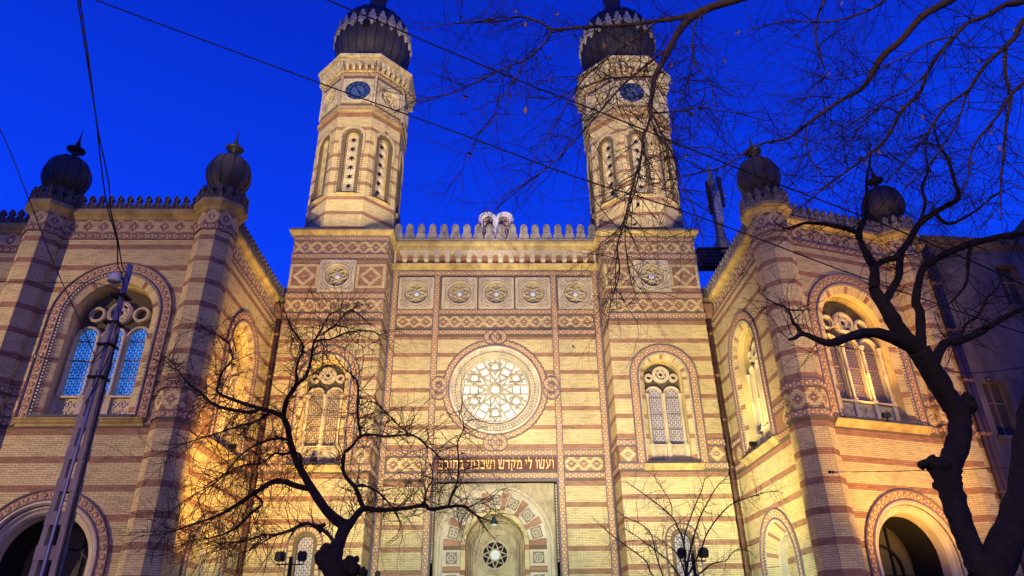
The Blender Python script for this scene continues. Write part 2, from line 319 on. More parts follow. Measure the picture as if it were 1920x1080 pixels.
class Pieces:
    """many alike pieces: the ones that show largest become objects sharing one mesh, the rest one joined mesh per owner"""
    def __init__(s, name, stuffname, mb, mats, limit):
        s.name, s.stuff, s.mats, s.limit = name, stuffname, mats, limit
        s.uv = np.array(mb.v, float); s.uf = mb.f; s.um = mb.m
        s.mat4 = []; s.owner = []; s.var = []; s.owners = []
    def add(s, owner, R, t, sc=(1, 1, 1), var=0):
        if owner not in s.owners: s.owners.append(owner)
        s.mat4.append((R * np.array(sc)[None, :], t)); s.owner.append(s.owners.index(owner)); s.var.append(var)
    def finish(s):
        if not s.mat4: return
        A = np.array([m[0] for m in s.mat4]); T = np.array([m[1] for m in s.mat4]); ow = np.array(s.owner); va = np.array(s.var)
        d = (T - CAMP); dep = d @ CF; x = FPX * (d @ CR) / dep; y = FPX * (d @ CU) / dep
        score = 1.0 / dep ** 2 * np.where((np.abs(x) < 950) & (np.abs(y) < 530) & (dep > 1), 1, 0)
        fwd = -np.einsum('ij,ij->i', A[:, :, 1] / (np.linalg.norm(A[:, :, 1], axis=1)[:, None] + 1e-9), d / np.linalg.norm(d, axis=1)[:, None])
        score = score * np.clip(fwd, 0, 1) * np.linalg.norm(A[:, :, 0], axis=1)
        top = np.argsort(-score)[:s.limit] if s.limit else np.array([], int); sel = np.zeros(len(T), bool); sel[top] = True
        meshes = {}
        for i in top:
            v = int(va[i])
            if v not in meshes:
                me = bpy.data.meshes.new(s.name); me.from_pydata(s.uv.tolist(), [], s.uf)
                for m in s.mats: me.materials.append(M[m])
                me.polygons.foreach_set('material_index', [k + v for k in s.um]); me.polygons.foreach_set('use_smooth', [False] * len(s.um)); me.update(); meshes[v] = me
            o = bpy.data.objects.new(s.name, meshes[v]); p = s.owners[ow[i]]
            C.objects.link(o); o.parent = p
            mm = Matrix(A[i].tolist()).to_4x4(); mm.translation = Vector(T[i]) - wpos(p); o.matrix_local = mm
        nv = len(s.uv); lens = [len(f) for f in s.uf]; lp = np.array([i for f in s.uf for i in f])
        for k, p in enumerate(s.owners):
            idx = np.where((ow == k) & ~sel)[0]
            if len(idx) == 0: continue
            V = np.einsum('aij,vj->avi', A[idx], s.uv) + T[idx][:, None, :]
            org = wpos(p); V = V.reshape(-1, 3) - np.array(org)
            n = len(idx); me = bpy.data.meshes.new(s.stuff); me.vertices.add(n * nv); me.vertices.foreach_set('co', V.ravel())
            me.loops.add(n * len(lp)); me.loops.foreach_set('vertex_index', (lp[None, :] + np.arange(n)[:, None] * nv).ravel())
            me.polygons.add(n * len(lens)); st = np.concatenate([[0], np.cumsum(lens)[:-1]])
            me.polygons.foreach_set('loop_start', (st[None, :] + np.arange(n)[:, None] * len(lp)).ravel())
            for m in s.mats: me.materials.append(M[m])
            me.polygons.foreach_set('material_index', (np.array(s.um)[None, :] + va[idx][:, None]).ravel().astype(np.int32))
            me.polygons.foreach_set('use_smooth', np.zeros(n * len(lens), bool)); me.update(calc_edges=True); me.validate()
            o = bpy.data.objects.new(s.stuff, me); link(o, p, org, kind='stuff')
# ------------------------------------------------------------ small relief pieces
def unit_brick():
    b = MB(); fr = F((0, 0, 0), (1, 0)); fr.n = np.array([0, 1.0, 0])
    v = [(x, y, z) for y in (0, 1) for z in (-.5, .5) for x in (-.5, .5)]
    b.add(v, [(4, 5, 7, 6), (0, 1, 5, 4), (2, 6, 7, 3), (0, 4, 6, 2), (1, 3, 7, 5)]); return b
def unit_rosette():
    b = MB(); k = 8; r = lambda rad, y, o=0: [(rad * math.cos(2 * PI * (i + o) / k), y, rad * math.sin(2 * PI * (i + o) / k)) for i in range(k)]
    v = r(.098, 0) + r(.088, .022) + r(.066, .022) + r(.062, .008); b.add(v, [(t * k + i, t * k + (i + 1) % k, (t + 1) * k + (i + 1) % k, (t + 1) * k + i) for t in range(3) for i in range(k)], 0)
    kk = 16; v = [((.056 if i % 2 == 0 else .036) * math.cos(2 * PI * i / kk), .012, (.056 if i % 2 == 0 else .036) * math.sin(2 * PI * i / kk)) for i in range(kk)] + [(0, .034, 0)]
    b.add(v, [(i, (i + 1) % kk, kk) for i in range(kk)], 1)
    for sx in (-.128, .128):
        for sz in (-.08, .08):
            b.add([(sx - .02, .004, sz), (sx, .004, sz + .03), (sx + .02, .004, sz), (sx, .004, sz - .03), (sx, .02, sz)], [(0, 1, 4), (1, 2, 4), (2, 3, 4), (3, 0, 4)], 1)
    return b
def unit_dentil():
    b = MB(); v = [(x, y, z) for y in (0, 1) for z in (-.5, .5) for x in (-.5, .5)]
    b.add(v, [(4, 5, 7, 6), (0, 1, 5, 4), (2, 6, 7, 3), (0, 4, 6, 2), (1, 3, 7, 5)]); return b
BR = Pieces('brick', 'brickwork', unit_brick(), ['cream', 'red', 'pale'], 300)
RO = Pieces('rosette', 'rosette_row', unit_rosette(), ['terra_ring', 'rosette'], 300)
DE = Pieces('dentil', 'dentil_row', unit_dentil(), ['stone'], 0)

def inside(sh, u, z, mg=0.0):
    if sh[0] == 'arch':
        _, cx, zb, zs, r = sh; r = r - mg
        return (abs(u - cx) < r and zb < z < zs) or ((u - cx) ** 2 + (z - zs) ** 2 < r * r and z >= zs)
    if sh[0] == 'rect': return sh[1] < u < sh[2] and sh[3] < z < sh[4]
    return (u - sh[1]) ** 2 + (z - sh[2]) ** 2 < (sh[3] - mg) ** 2
JT = 0.011
def addbrick(w, fr, ua, ub, zc, h, var, nn0=0.0):
    L = ub - ua - JT
    if L < 0.02: return
    BR.add(w, fr.R(), fr.P((ua + ub) / 2, zc, nn0), (L, 0.006 + random.random() * 0.004, h - JT), var)
def stripes(w, fr, u0, u1, z0, z1, top, per, excl=(), phase=0.0, nn0=0.0):
    c = per / 13
    m = int(math.ceil((top - z1) / c - 1e-6))
    while top - (m + 1) * c > z0 - c * 0.45:
        zc = top - (m + 0.5) * c; red = (m % 13) < 3; off = 0.0 if m % 2 else 0.13
        u = u0 + off + phase - 0.26; u = u0 - ((u0 - u) % 0.26)
        while u < u1 - 0.01:
            a, b = max(u, u0), min(u + 0.26, u1)
            if b - a > 0.03:
                cm = (a + b) / 2
                if not any(inside(s, cm, zc) for s in excl): addbrick(w, fr, a, b, zc, c, 1 if red else 0, nn0)
            u += 0.26
        m += 1
def pattern(w, fr, u0, u1, z0, z1, rows, fn, cell=0.0685, nn0=0.0, excl=()):
    h = (z1 - z0) / rows; n = max(1, int(round((u1 - u0) / cell))); cw = (u1 - u0) / n
    for j in range(rows):
        zc = z1 - (j + 0.5) * h; cols = [fn(u0 + (i + .5) * cw, j - (rows - 1) / 2) for i in range(n)]
        i = 0; mx = 4
        while i < n:
            k = i + 1; lim = mx if i else (2 if j % 2 else 4)
            while k < n and cols[k] == cols[i] and k - i < lim: k += 1
            uc = u0 + (i + k) / 2 * cw
            if not any(inside(s, uc, zc) for s in excl): addbrick(w, fr, u0 + i * cw, u0 + k * cw, zc, h, cols[i], nn0)
            i = k
def dia_fn(center, sp=0.55):
    def f(u, j):
        d = abs(((u - center + sp / 2) % sp) - sp / 2); e = sp / 2 - d; a = abs(j)
        if a < 0.6 and d < 0.055: return 2
        if a <= 3 and d < 0.215 - 0.062 * a: return 1
        if a > 3.4 and e < 0.15: return 1
        if 2.6 < a <= 3.4 and e < 0.075: return 1
        return 0
    return f
def dia1_fn(center, half=0.39):
    def f(u, j):
        d = abs(u - center); a = abs(j)
        if a < 0.6 and d < 0.05: return 2
        t = d + 0.068 * a
        if t < 0.17: return 1
        if t < 0.37: return 0
        return 1
    return f
def bigdia_fn(center, half):
    def f(u, j):
        d = abs(u - center); a = abs(j) * 0.0667
        if abs(j) < 0.6 and d < 0.06: return 2
        if a > half - 0.13 or d > half - 0.10: return 0
        t = d + a
        if t < 0.33: return 1
        if t < 0.56: return 0
        return 1
    return f
def wallplate(root, fr, u0, u1, z0, z1, holes, label=None, depth=0.0):
    mb = MB(); H = []
    for s in holes:
        if s[0] == 'arch': H.append(archpoly(s[1], s[2], s[3], s[4]))
        elif s[0] == 'circ': H.append(arcpts(s[1], s[2], s[3], 0, 360, 32)[:-1])
        else: H.append([(s[1], s[3]), (s[1], s[4]), (s[2], s[4]), (s[2], s[3])])
    mb.plate(fr, [(u0, z0), (u1, z0), (u1, z1), (u0, z1)], H, 0.0, -0.3, 0, side=False)
    return part(mb, 'wall', root, 'mortar', label)
def band_h(w, fr, u0, u1, zc, h=0.25, sp=0.257, n=0.03, endpad=0.0):
    mb = MB(); mb.box(fr, u0, u1, zc - h / 2 + .012, zc + h / 2 - .012, 0.0, n, 0)
    for s in (-1, 1): mb.box(fr, u0, u1, zc + s * h / 2 - .016, zc + s * h / 2 + .016, 0, n + 0.028, 1)
    part(mb, 'tile_band', w, ['terra', 'edge'])
    k = max(1, int(round((u1 - u0) / sp))); d = (u1 - u0) / k
    for i in range(k): RO.add(w, fr.R(), fr.P(u0 + (i + .5) * d, zc, n))
def band_v(w, fr, uc, z0, z1, wd=0.26, sp=0.257, n=0.045):
    mb = MB(); mb.box(fr, uc - wd / 2 + .012, uc + wd / 2 - .012, z0, z1, 0, n, 0)
    for s in (-1, 1): mb.box(fr, uc + s * wd / 2 - .018, uc + s * wd / 2 + .018, z0, z1, 0, n + 0.03, 1)
    part(mb, 'tile_band', w, ['terra', 'edge'])
    k = max(1, int(round((z1 - z0) / sp))); d = (z1 - z0) / k
    Rr = np.stack([fr.z, fr.n, fr.u], 1)
    for i in range(k): RO.add(w, Rr, fr.P(uc, z0 + (i + .5) * d, n))
def mould(mb, fr, u0, u1, prof, mi=0, ends=True):
    # prof (n, z)
    vs = [fr.P(u, z, n) for u in (u0, u1) for n, z in prof]; q = len(prof)
    mb.add(vs, [(i, i + 1, q + i + 1, q + i) for i in range(q - 1)], mi)
    if ends:
        mb.add(vs[:q], [tuple(range(q))], mi); mb.add(vs[q:], [tuple(range(q))], mi)
def archband(w, fr, cx, zb, zs, r_out, r_in, n=0.04, sp=0.257, full=False, name='arch_band'):
    mb = MB(); rm = (r_out + r_in) / 2; hw = (r_out - r_in) / 2
    P1 = [(-hw + .03, 0), (-hw + .03, n), (hw - .03, n), (hw - .03, 0)]
    PO = [(hw + .02, 0), (hw + .02, n + .035), (hw, n + .055), (hw - .035, n + .035), (hw - .04, 0)]
    PI_ = [(-hw + .045, 0), (-hw + .04, n + .02), (-hw, n + .045), (-hw - .035, n + .02), (-hw - .035, -.05)]
    if full:
        mb.ring(fr, cx, zs, rm, P1, 0); mb.ring(fr, cx, zs, rm, PO, 1); mb.ring(fr, cx, zs, rm, PI_, 1)
    else:
        mb.arch(fr, cx, zb, zs, rm, P1, 0); mb.arch(fr, cx, zb, zs, rm, PO, 1); mb.arch(fr, cx, zb, zs, rm, PI_, 1)
    part(mb, name, w, ['terra', 'edge'])
    if full:
        k = int(round(2 * PI * rm / sp))
        for i in range(k):
            a = 2 * PI * i / k; t = fr.u * -math.sin(a) + fr.z * math.cos(a); o = fr.u * math.cos(a) + fr.z * math.sin(a)
            RO.add(w, np.stack([t, fr.n, o], 1), fr.P(cx + rm * math.cos(a), zs + rm * math.sin(a), n))
    else:
        L = zs - zb; k = max(1, int(round(L / sp)))
        for s in (-1, 1):
            for i in range(k): RO.add(w, np.stack([fr.z, fr.n, fr.u], 1), fr.P(cx + s * rm, zb + (i + .5) * L / k, n))
        k = int(round(PI * rm / sp))
        for i in range(k):
            a = PI * (i + .5) / k; t = fr.u * -math.sin(a) + fr.z * math.cos(a); o = fr.u * math.cos(a) + fr.z * math.sin(a)
            RO.add(w, np.stack([t, fr.n, o], 1), fr.P(cx + rm * math.cos(a), zs + rm * math.sin(a), n))
def dentils_arch(w, fr, cx, zb, zs, r, sp=0.11, size=(0.05, 0.05, 0.09), n=0.0):
    L = zs - zb; k = max(1, int(L / sp))
    for s in (-1, 1):
        for i in range(k): DE.add(w, np.stack([fr.z, fr.n, fr.u], 1), fr.P(cx + s * r, zb + (i + .5) * L / k, n), size)
    k = int(round(PI * r / sp))
    for i in range(k):
        a = PI * (i + .5) / k; t = fr.u * -math.sin(a) + fr.z * math.cos(a); o = fr.u * math.cos(a) + fr.z * math.sin(a)
        DE.add(w, np.stack([t, fr.n, o], 1), fr.P(cx + r * math.cos(a), zs + r * math.sin(a), n), size)
def jamb(w, fr, cx, zb, zs, r0, n0, r1, n1, top, per, nred=5):
    """splayed brick jamb: courses on the legs, voussoirs round the arch; each face its own block with a joint"""
    mb = MB(); c = per / 13
    def blk(p0, p1, q0, q1, mi):   # p0,p1 outer (2d,n) ; q inner
        mb.add([fr.P(*p0[:2], p0[2] + .012), fr.P(*p1[:2], p1[2] + .012), fr.P(*q1[:2], q1[2] + .012), fr.P(*q0[:2], q0[2] + .012),
                fr.P(*p0), fr.P(*p1), fr.P(*q1), fr.P(*q0)], [(0, 1, 2, 3), (0, 4, 5, 1), (1, 5, 6, 2), (3, 2, 6, 7), (0, 3, 7, 4)], mi)
    z = zb; 
    m = int(math.ceil((top - zs) / c))
    while top - (m + 1) * c > zb - .01:
        z1 = top - m * c - .009; z0_ = top - (m + 1) * c; red = (m % 13) < 3
        for s in (-1, 1):
            ra, rb = r0 * 0.5 + r1 * 0.5, 0
            nm = (n0 + n1) / 2
            if m % 2: cuts = [(r0, n0), (r1, n1)]
            else: cuts = [(r0, n0), (ra, nm), (r1, n1)]
            for (rA, nA), (rB, nB) in zip(cuts[:-1], cuts[1:]):
                blk((cx + s * rA, z0_, nA), (cx + s * rA, z1, nA), (cx + s * rB, z0_, nB), (cx + s * rB, z1, nB), 1 if red else 0)
        m += 1
    k = int(round(PI * r0 / 0.085)); k = max(k, 25)
    for i in range(k):
        a0 = PI * i / k; a1 = PI * (i + .86) / k; f = (i + .5) / k
        red = any(abs(f - (q + .5) / nred) < 0.021 for q in range(nred))
        g = lambda r, a, n: (cx + r * math.cos(a), zs + r * math.sin(a), n)
        blk(g(r0, a0, n0), g(r0, a1, n0), g(r1, a0, n1), g(r1, a1, n1), 1 if red else 0)
    # mortar backing of the splay
    mb.arch(fr, cx, zb, zs, (r0 + r1) / 2, [((r0 - r1) / 2 + .01, n0 - .004), (-(r0 - r1) / 2, n1 - .004)], 2, k=40)
    part(mb, 'brick_jamb', w, ['cream', 'red', 'mortar'])
def colonette(mb, fr, u, z0, z1, n, r=0.055, mi=0):
    p = fr.P(u, 0, n)
    mb.lathe(p[0], p[1], [(r * 1.9, z0), (r * 1.9, z0 + .05), (r * 1.2, z0 + .1), (r, z0 + .14), (r, (z0 + z1) / 2 - .03), (r * 1.25, (z0 + z1) / 2), (r, (z0 + z1) / 2 + .03),
                          (r, z1 - .2), (r * 1.2, z1 - .18), (r * 1.1, z1 - .14), (r * 2, z1 - .03), (r * 2, z1)], 8, mi)
def rose_lattice(mb, fr, cx, cz, r, n0, n1, w=0.03, pts=6, mi=0):
    """{2m} star of bars"""
    V = [(cx + r * math.cos(PI / 2 + 2 * PI * i / pts), cz + r * math.sin(PI / 2 + 2 * PI * i / pts)) for i in range(pts)]
    st = 2 if pts == 6 else 3
    for i in range(pts): mb.bar(fr, V[i], V[(i + st) % pts], w, n0, n1 + 0.001 * (i % 3), mi)
def arched_window(root, fr, cx, zs, rO, rI, rB, rJ, depth, zb, lights, gmat, label, zg0=9.0, lz=None, top=13.68, per=0.86, sill=None, bal=True, rr=None, sidec=None):
    """zs spring height, rO/rI band radii, rB brick jamb outer radius, rJ opening radius"""
    W = empty_part('arched_window', root, fr.P(cx, zb, 0), label)
    archband(W, fr, cx, zb, zs, rO, rI)
    dentils_arch(W, fr, cx, zb, zs, (rI - .04 + rB) / 2, size=(0.06, 0.055, min(.1, (rI - rB) * .7)))
    mb = MB(); mb.arch(fr, cx, zb, zs, rB, [(rI - rB, 0.004), (0, 0.004), (0, -.03)], 0); part(mb, 'dentil_bed', W, 'ochre')
    jamb(W, fr, cx, zb, zs, rB, -.01, rJ, -.11, top, per)
    mb = MB(); mb.arch(fr, cx, zb, zs, rJ, [(.012, -.115), (.0, -.115), (-.005, -depth)], 0, k=36); part(mb, 'reveal', W, 'cream')
    # inner stone moulding
    mb = MB(); mb.arch(fr, cx, zb, zs, rJ, [(.015, -depth), (.0, -depth + .05), (-.05, -depth + .05), (-.06, -depth - .02), (-.06, -depth - .25)], 0); part(mb, 'stone_moulding', W, 'ochre')
    # tracery: lancet arches and roundels standing free in front of the dark opening
    nT = -depth - .06; n = lights; wl = (2 * (rJ - .06)) / n; rl = wl / 2 - (.095 if n > 2 else .085)
    lz = lz or zs - rJ * 0.42
    cs = [cx + (i - (n - 1) / 2) * wl for i in range(n)]
    zr = lz + rl + (.60 if rJ > 1.2 else .50) if rr is None else rr[0]
    r0 = ((.31 if rJ > 1.2 else .24) if rr is None else rr[1]); r1 = ((.20 if rJ > 1.2 else .15) if sidec is None else sidec[2])
    sx = (.76 if rJ > 1.2 else .60) if sidec is None else sidec[0]; sz = zr - .07 if sidec is None else sidec[1]
    mb = MB()
    for q, c in enumerate(cs): mb.arch(fr, c, zg0, lz, rl, [(.0, nT - .14), (.0, nT + .03 + .002 * (q % 2)), (.03, nT + .045 + .002 * (q % 2)), (.075, nT + .02 + .002 * (q % 2)), (.095, nT - .14)], 0, k=16)
    mb.ring(fr, cx, zr, r0, [(0, nT - .14), (0, nT + .04), (.04, nT + .055), (.075, nT + .02), (.10, nT + .035), (.125, nT + .01), (.125, nT - .14)], 0, k=28)
    for s in (-1, 1): mb.ring(fr, cx + s * sx, sz, r1, [(0, nT - .14), (0, nT + .032), (.04, nT + .045), (.09, nT + .02), (.095, nT - .14)], 0, k=20)
    part(mb, 'tracery', W, 'stone')
    mb = MB(); rose_lattice(mb, fr, cx, zr, r0, nT - .08, nT - .03, .045)
    mb.ring(fr, cx, zr, r0 * .42, [(-.02, nT - .08), (-.02, nT - .025), (.02, nT - .025), (.02, nT - .08)], 0, k=14); part(mb, 'star_tracery', W, 'stone')
    for c in cs:
        mb = MB(); mb.plate(fr, archpoly(c, zg0, lz, rl + .02, 12), [], nT - .13, nT - .14, 0, side=False); part(mb, 'pane', W, gmat)
    mb = MB(); mb.plate(fr, archpoly(cx, zg0 - .02, zs, rJ - .03, 26), [], nT - .145, 0, 0, side=False)
    part(mb, 'roundel_pane', W, 'recess')  # dark sheet standing in for the unlit opening behind the tracery
    mb = MB()
    for c in cs:
        H = lz - zg0
        for t in (.32, .62, .95): mb = MB(); mb.box(fr, c - rl, c + rl, zg0 + H * t - .02, zg0 + H * t + .02, nT - .125, nT - .10); part(mb, 'saddle_bar', W, 'edge')
    for i in range(n + 1):
        mb = MB(); u = cx - (rJ - .06) + i * wl; u = min(max(u, cx - rJ + .13), cx + rJ - .13); colonette(mb, fr, u, zg0, lz, nT + .09, .055 if n > 2 else .06)
        part(mb, 'colonette', W, 'stone')
    if bal:
        zb2 = zb + .12
        mb = MB(); mb.box(fr, cx - rJ + .0, cx + rJ - .0, zg0 - .07, zg0, nT - .1, nT + .16, 0); mb.box(fr, cx - rJ, cx + rJ, zb2, zg0 - .07, nT - .1, nT + .0, 0)
        for i in range(n + 1):
            u = cx - (rJ - .06) + i * wl; u = min(max(u, cx - rJ + .11), cx + rJ - .11); mb.box(fr, u - .09, u + .09, zb2, zg0 - .07, nT, nT + .12, 0)
        part(mb, 'balustrade', W, 'stone')
        for c in cs:
            mb = MB(); zc = (zb2 + zg0 - .07) / 2; hh = (zg0 - .07 - zb2) / 2 - .06; q = min(hh, wl / 2 - .13)
            mb.box(fr, c - q, c + q, zc - q, zc + q, nT, nT + .01, 0)
            for a, b in (((-1, -1), (1, 1)), ((-1, 1), (1, -1)), ((-1, 0), (1, 0)), ((0, -1), (0, 1)), ((-1, 0), (0, 1)), ((0, 1), (1, 0)), ((1, 0), (0, -1)), ((0, -1), (-1, 0)), ((-1, -1), (1, -1)), ((-1, 1), (1, 1)), ((-1, -1), (-1, 1)), ((1, -1), (1, 1))):
                mb.bar(fr, (c + a[0] * q, zc + a[1] * q), (c + b[0] * q, zc + b[1] * q), .035, nT + .01, nT + .045 + .001 * (a[0] + b[1]), 0)
            part(mb, 'lattice_panel', W, 'stone')
    if sill:
        mb = MB(); mould(mb, fr, sill[0], sill[1], [(-.3, zb + .12), (-.02, zb + .06), (.22, zb + .0), (.22, zb - .03), (.16, zb - .07), (.13, zb - .12), (.06, zb - .17), (.04, zb - .24), (0, zb - .24)])
        part(mb, 'sill', W, 'ochre')
        mb = MB(); mb.box(fr, cx - rI + .05, cx + rI - .05, zb + .02, zb + .10, -.1, .20, 0); part(mb, 'lead_flashing', W, 'lead')
    return W
def star_panel(root, fr, cx, cz, half, label=None, ro=None, hub=True, clock=False, name='star_panel', hubmat='hub'):
    W = empty_part(name, root, fr.P(cx, cz - half, 0), label); ro = ro or half * 0.66
    mb = MB(); hole = arcpts(cx, cz, ro, 0, 360, 36)[:-1]
    mb.plate(fr, [(cx - half, cz - half), (cx + half, cz - half), (cx + half, cz + half), (cx - half, cz + half)], [hole], .07, .0, 1)  # plate darker than the rings, groove shade put into its colour
    for s in (0, 1, 2, 3):
        a = [(-1, -1), (1, -1), (1, 1), (-1, 1)][s]; b = [(1, -1), (1, 1), (-1, 1), (-1, -1)][s]
        q = half - .07; mb.bar(fr, (cx + a[0] * q, cz + a[1] * q), (cx + b[0] * q, cz + b[1] * q), .10, .069, .105 + .001 * s, 0)
        c = half * 0.735; rs = half * 0.155
        mb.ring(fr, cx + a[0] * c, cz + a[1] * c, rs, [(-.03, .07), (-.025, .125), (.025, .125), (.03, .07)], 0, k=16)
        mb.ring(fr, cx + a[0] * c, cz + a[1] * c, rs * .42, [(-.02, .07), (-.02, .095), (.02, .095), (.03, .07)], 0, k=10)
    mb.ring(fr, cx, cz, ro, [(.20, .07), (.19, .12), (.14, .12), (.13, .05), (.09, .05), (.08, .13), (0.02, .13), (0, .09), (0, -.04), (-.03, -.15)], 0, k=40)
    part(mb, 'panel_frame', W, ['stone', 'carved'])
    if clock: return W
    rin = ro - .05
    mb = MB(); mb.plate(fr, arcpts(cx, cz, rin + .02, 0, 360, 30)[:-1], [], -.15, 0, 0, side=False); part(mb, 'recess_back', W, 'carved')
    mb = MB(); V = [(cx + rin * math.cos(PI / 2 + PI / 4 * i), cz + rin * math.sin(PI / 2 + PI / 4 * i)) for i in range(8)]
    for i in range(8): mb.bar(fr, V[i], V[(i + 3) % 8], .055, -.12, -.01 + .002 * (i % 4), 0, ridge=1)
    mb.ring(fr, cx, cz, rin - .02, [(.03, -.13), (.02, -.05), (-.02, -.05), (-.03, -.13)], 0, k=30)
    part(mb, 'star_tracery', W, 'stone')
    if hub:
        mb = MB(); q = rin * .27; k = 16
        v = [fr.P(cx + q * f * math.cos(2 * PI * i / k), cz + q * f * math.sin(2 * PI * i / k), n) for f, n in ((1, -.06), (.85, .01), (.5, .04)) for i in range(k)] + [fr.P(cx, cz, .055)]
        mb.add(v, [(t * k + i, t * k + (i + 1) % k, (t + 1) * k + (i + 1) % k, (t + 1) * k + i) for t in range(2) for i in range(k)] + [(2 * k + i, 2 * k + (i + 1) % k, 3 * k) for i in range(k)], 0, True)
        part(mb, 'glass_hub', W, hubmat)
    return W
def merlon_mesh(kind, mname, w):
    mb = MB(); fr = F((0, 0, 0), (1, 0))
    if kind == 'round':   # stepped base, waisted block, rounded head
        hw = w * .36
        out = [(-w * .5, 0), (-w * .5, .26), (-w * .42, .34), (-hw, .34), (-hw, .72), (-hw * .8, .80), (-hw * .62, .86), (-hw * .2, .92), (hw * .2, .92), (hw * .62, .86), (hw * .8, .80), (hw, .72), (hw, .34), (w * .42, .34), (w * .5, .26), (w * .5, 0)]
        ins = [(-hw * .62, .36), (-hw * .62, .66), (-hw * .3, .76), (hw * .3, .76), (hw * .62, .66), (hw * .62, .36)]
        d = .10
    else:                 # fleur / trefoil cresting
        q = w * .5
        out = [(-q, 0), (-q, .06), (-q * .82, .2), (-q * .38, .30), (-q * .30, .36), (-q * .36, .40), (-q * .62, .41), (-q * .60, .46), (0, .63), (q * .60, .46), (q * .62, .41), (q * .36, .40), (q * .30, .36), (q * .38, .30), (q * .82, .2), (q, .06), (q, 0)]
        ins = [(-q * .5, .05), (-q * .4, .17), (0, .24), (q * .4, .17), (q * .5, .05)]
        d = .06
    mb.plate(fr, out, [], d, -d, 0); mb.plate(fr, out, [], -d, -d, 0, side=False)
    for i in range(len(ins) - 1 if kind != 'round' else len(ins)):
        mb.bar(fr, ins[i], ins[(i + 1) % len(ins)], .04, d, d + .045 + .001 * (i % 2), 0)
    o = [(p[0] * .86, .02 + p[1] * .93) for p in out]
    for i in range(1, len(o) - 2): mb.bar(fr, o[i], o[i + 1], .03, d, d + .04 + .001 * (i % 2), 0)
    me = bpy.data.meshes.new('merlon'); me.from_pydata(mb.v, [], mb.f); me.materials.append(M[mname]); me.polygons.foreach_set('use_smooth', [False] * len(mb.f)); me.update(); return me
MER = {('round', 'greystone', .50): None}
def merlon(parent, fr, u, z, n, kind, mname, w):
    key = (kind, mname, round(w, 3))
    if MER.get(key) is None: MER[key] = merlon_mesh(*key)
    o = bpy.data.objects.new('merlon', MER[key]); p = fr.P(u, z, n); R = np.stack([fr.u, -fr.n, fr.z], 1)
    C.objects.link(o); o.parent = parent; mm = Matrix(R.tolist()).to_4x4(); mm.translation = Vector(p) - wpos(parent); o.matrix_local = mm
def corbel_unit(sp, h, d):
    mb = MB(); fr = F((0, 0, 0), (1, 0)); q = sp / 2; r = sp * .31; zs = h * .62
    # pier with half arches either side
    L = [(-q, h)] + [(-q, zs + r)] + [(-q + r * math.sin(a), zs + r * math.cos(a)) for a in [PI / 2 * i / 6 for i in range(1, 6)]] + [(-q + r, zs), (-q + r, h * .4)]
    Rr = [(-x, z) for x, z in reversed(L)]
    mb.plate(fr, L + Rr, [], d, d * .15, 0)
    w = q - r
    mb.box(fr, -w * 1.25, w * 1.25, h * .33, h * .42, .0, d * 1.0, 0)
    prof = [(0, 0), (d * .55, 0.0), (d * .62, .03), (d * .62, h * .12), (d * .9, h * .3), (d * .9, h * .33), (0, h * .33)]
    for u0, u1 in ((-w * 1.0, w * 1.0),): mould(mb, fr, u0, u1, prof)
    # lobes in the arch head
    for s in (-1, 1):
        for a in (20, 50, 78):
            x = s * q - s * r * .85 * math.cos(math.radians(90 - a)) ; z = zs + r * .85 * math.cos(math.radians(a)) if False else zs + r * .85 * math.sin(math.radians(90 - a))
            mb.box(fr, x - .02, x + .02, z - .03, z + .02, d * .25, d * .8, 0)
    for i in range(2):
        s = (-1, 1)[i]; pts = [(s * q - s * (r + .035) * math.sin(a), zs + (r + .035) * math.cos(a)) for a in [PI / 2 * k / 6 for k in range(7)]]
        for a, b in zip(pts[:-1], pts[1:]): mb.bar(fr, a, b, .03, d, d + .025, 0)
    return mb
CORB = {}
def corbel_row(parent, fr, u0, u1, z, h, d, count, n0=0.0, mname='stone'):
    sp = (u1 - u0) / count; key = (round(sp, 3), h, d)
    if key not in CORB:
        mb = corbel_unit(sp, h, d); me = bpy.data.meshes.new('corbel'); me.from_pydata([tuple(v) for v in mb.v], [], mb.f); me.materials.append(M[mname]); me.polygons.foreach_set('use_smooth', [False] * len(mb.f)); me.update(); CORB[key] = me
    for i in range(count + 1):
        if i in (0, count) : continue
        o = bpy.data.objects.new('corbel', CORB[key]); C.objects.link(o); o.parent = parent
        R = np.stack([fr.u, -fr.n, fr.z], 1); mm = Matrix(R.tolist()).to_4x4(); mm.translation = Vector(fr.P(u0 + i * sp, z, n0)) - wpos(parent); o.matrix_local = mm
    mb = MB(); 
    for s, u in ((1, u0), (-1, u1)):
        mb.box(fr, min(u, u + s * sp * .19), max(u, u + s * sp * .19), z, z + h, n0, n0 + d * .9, 0)
    mb.box(fr, u0, u1, z, z + h, n0 + .0, n0 + .012, 1)
    part(mb, 'arcade_back', parent, [mname, 'red'])
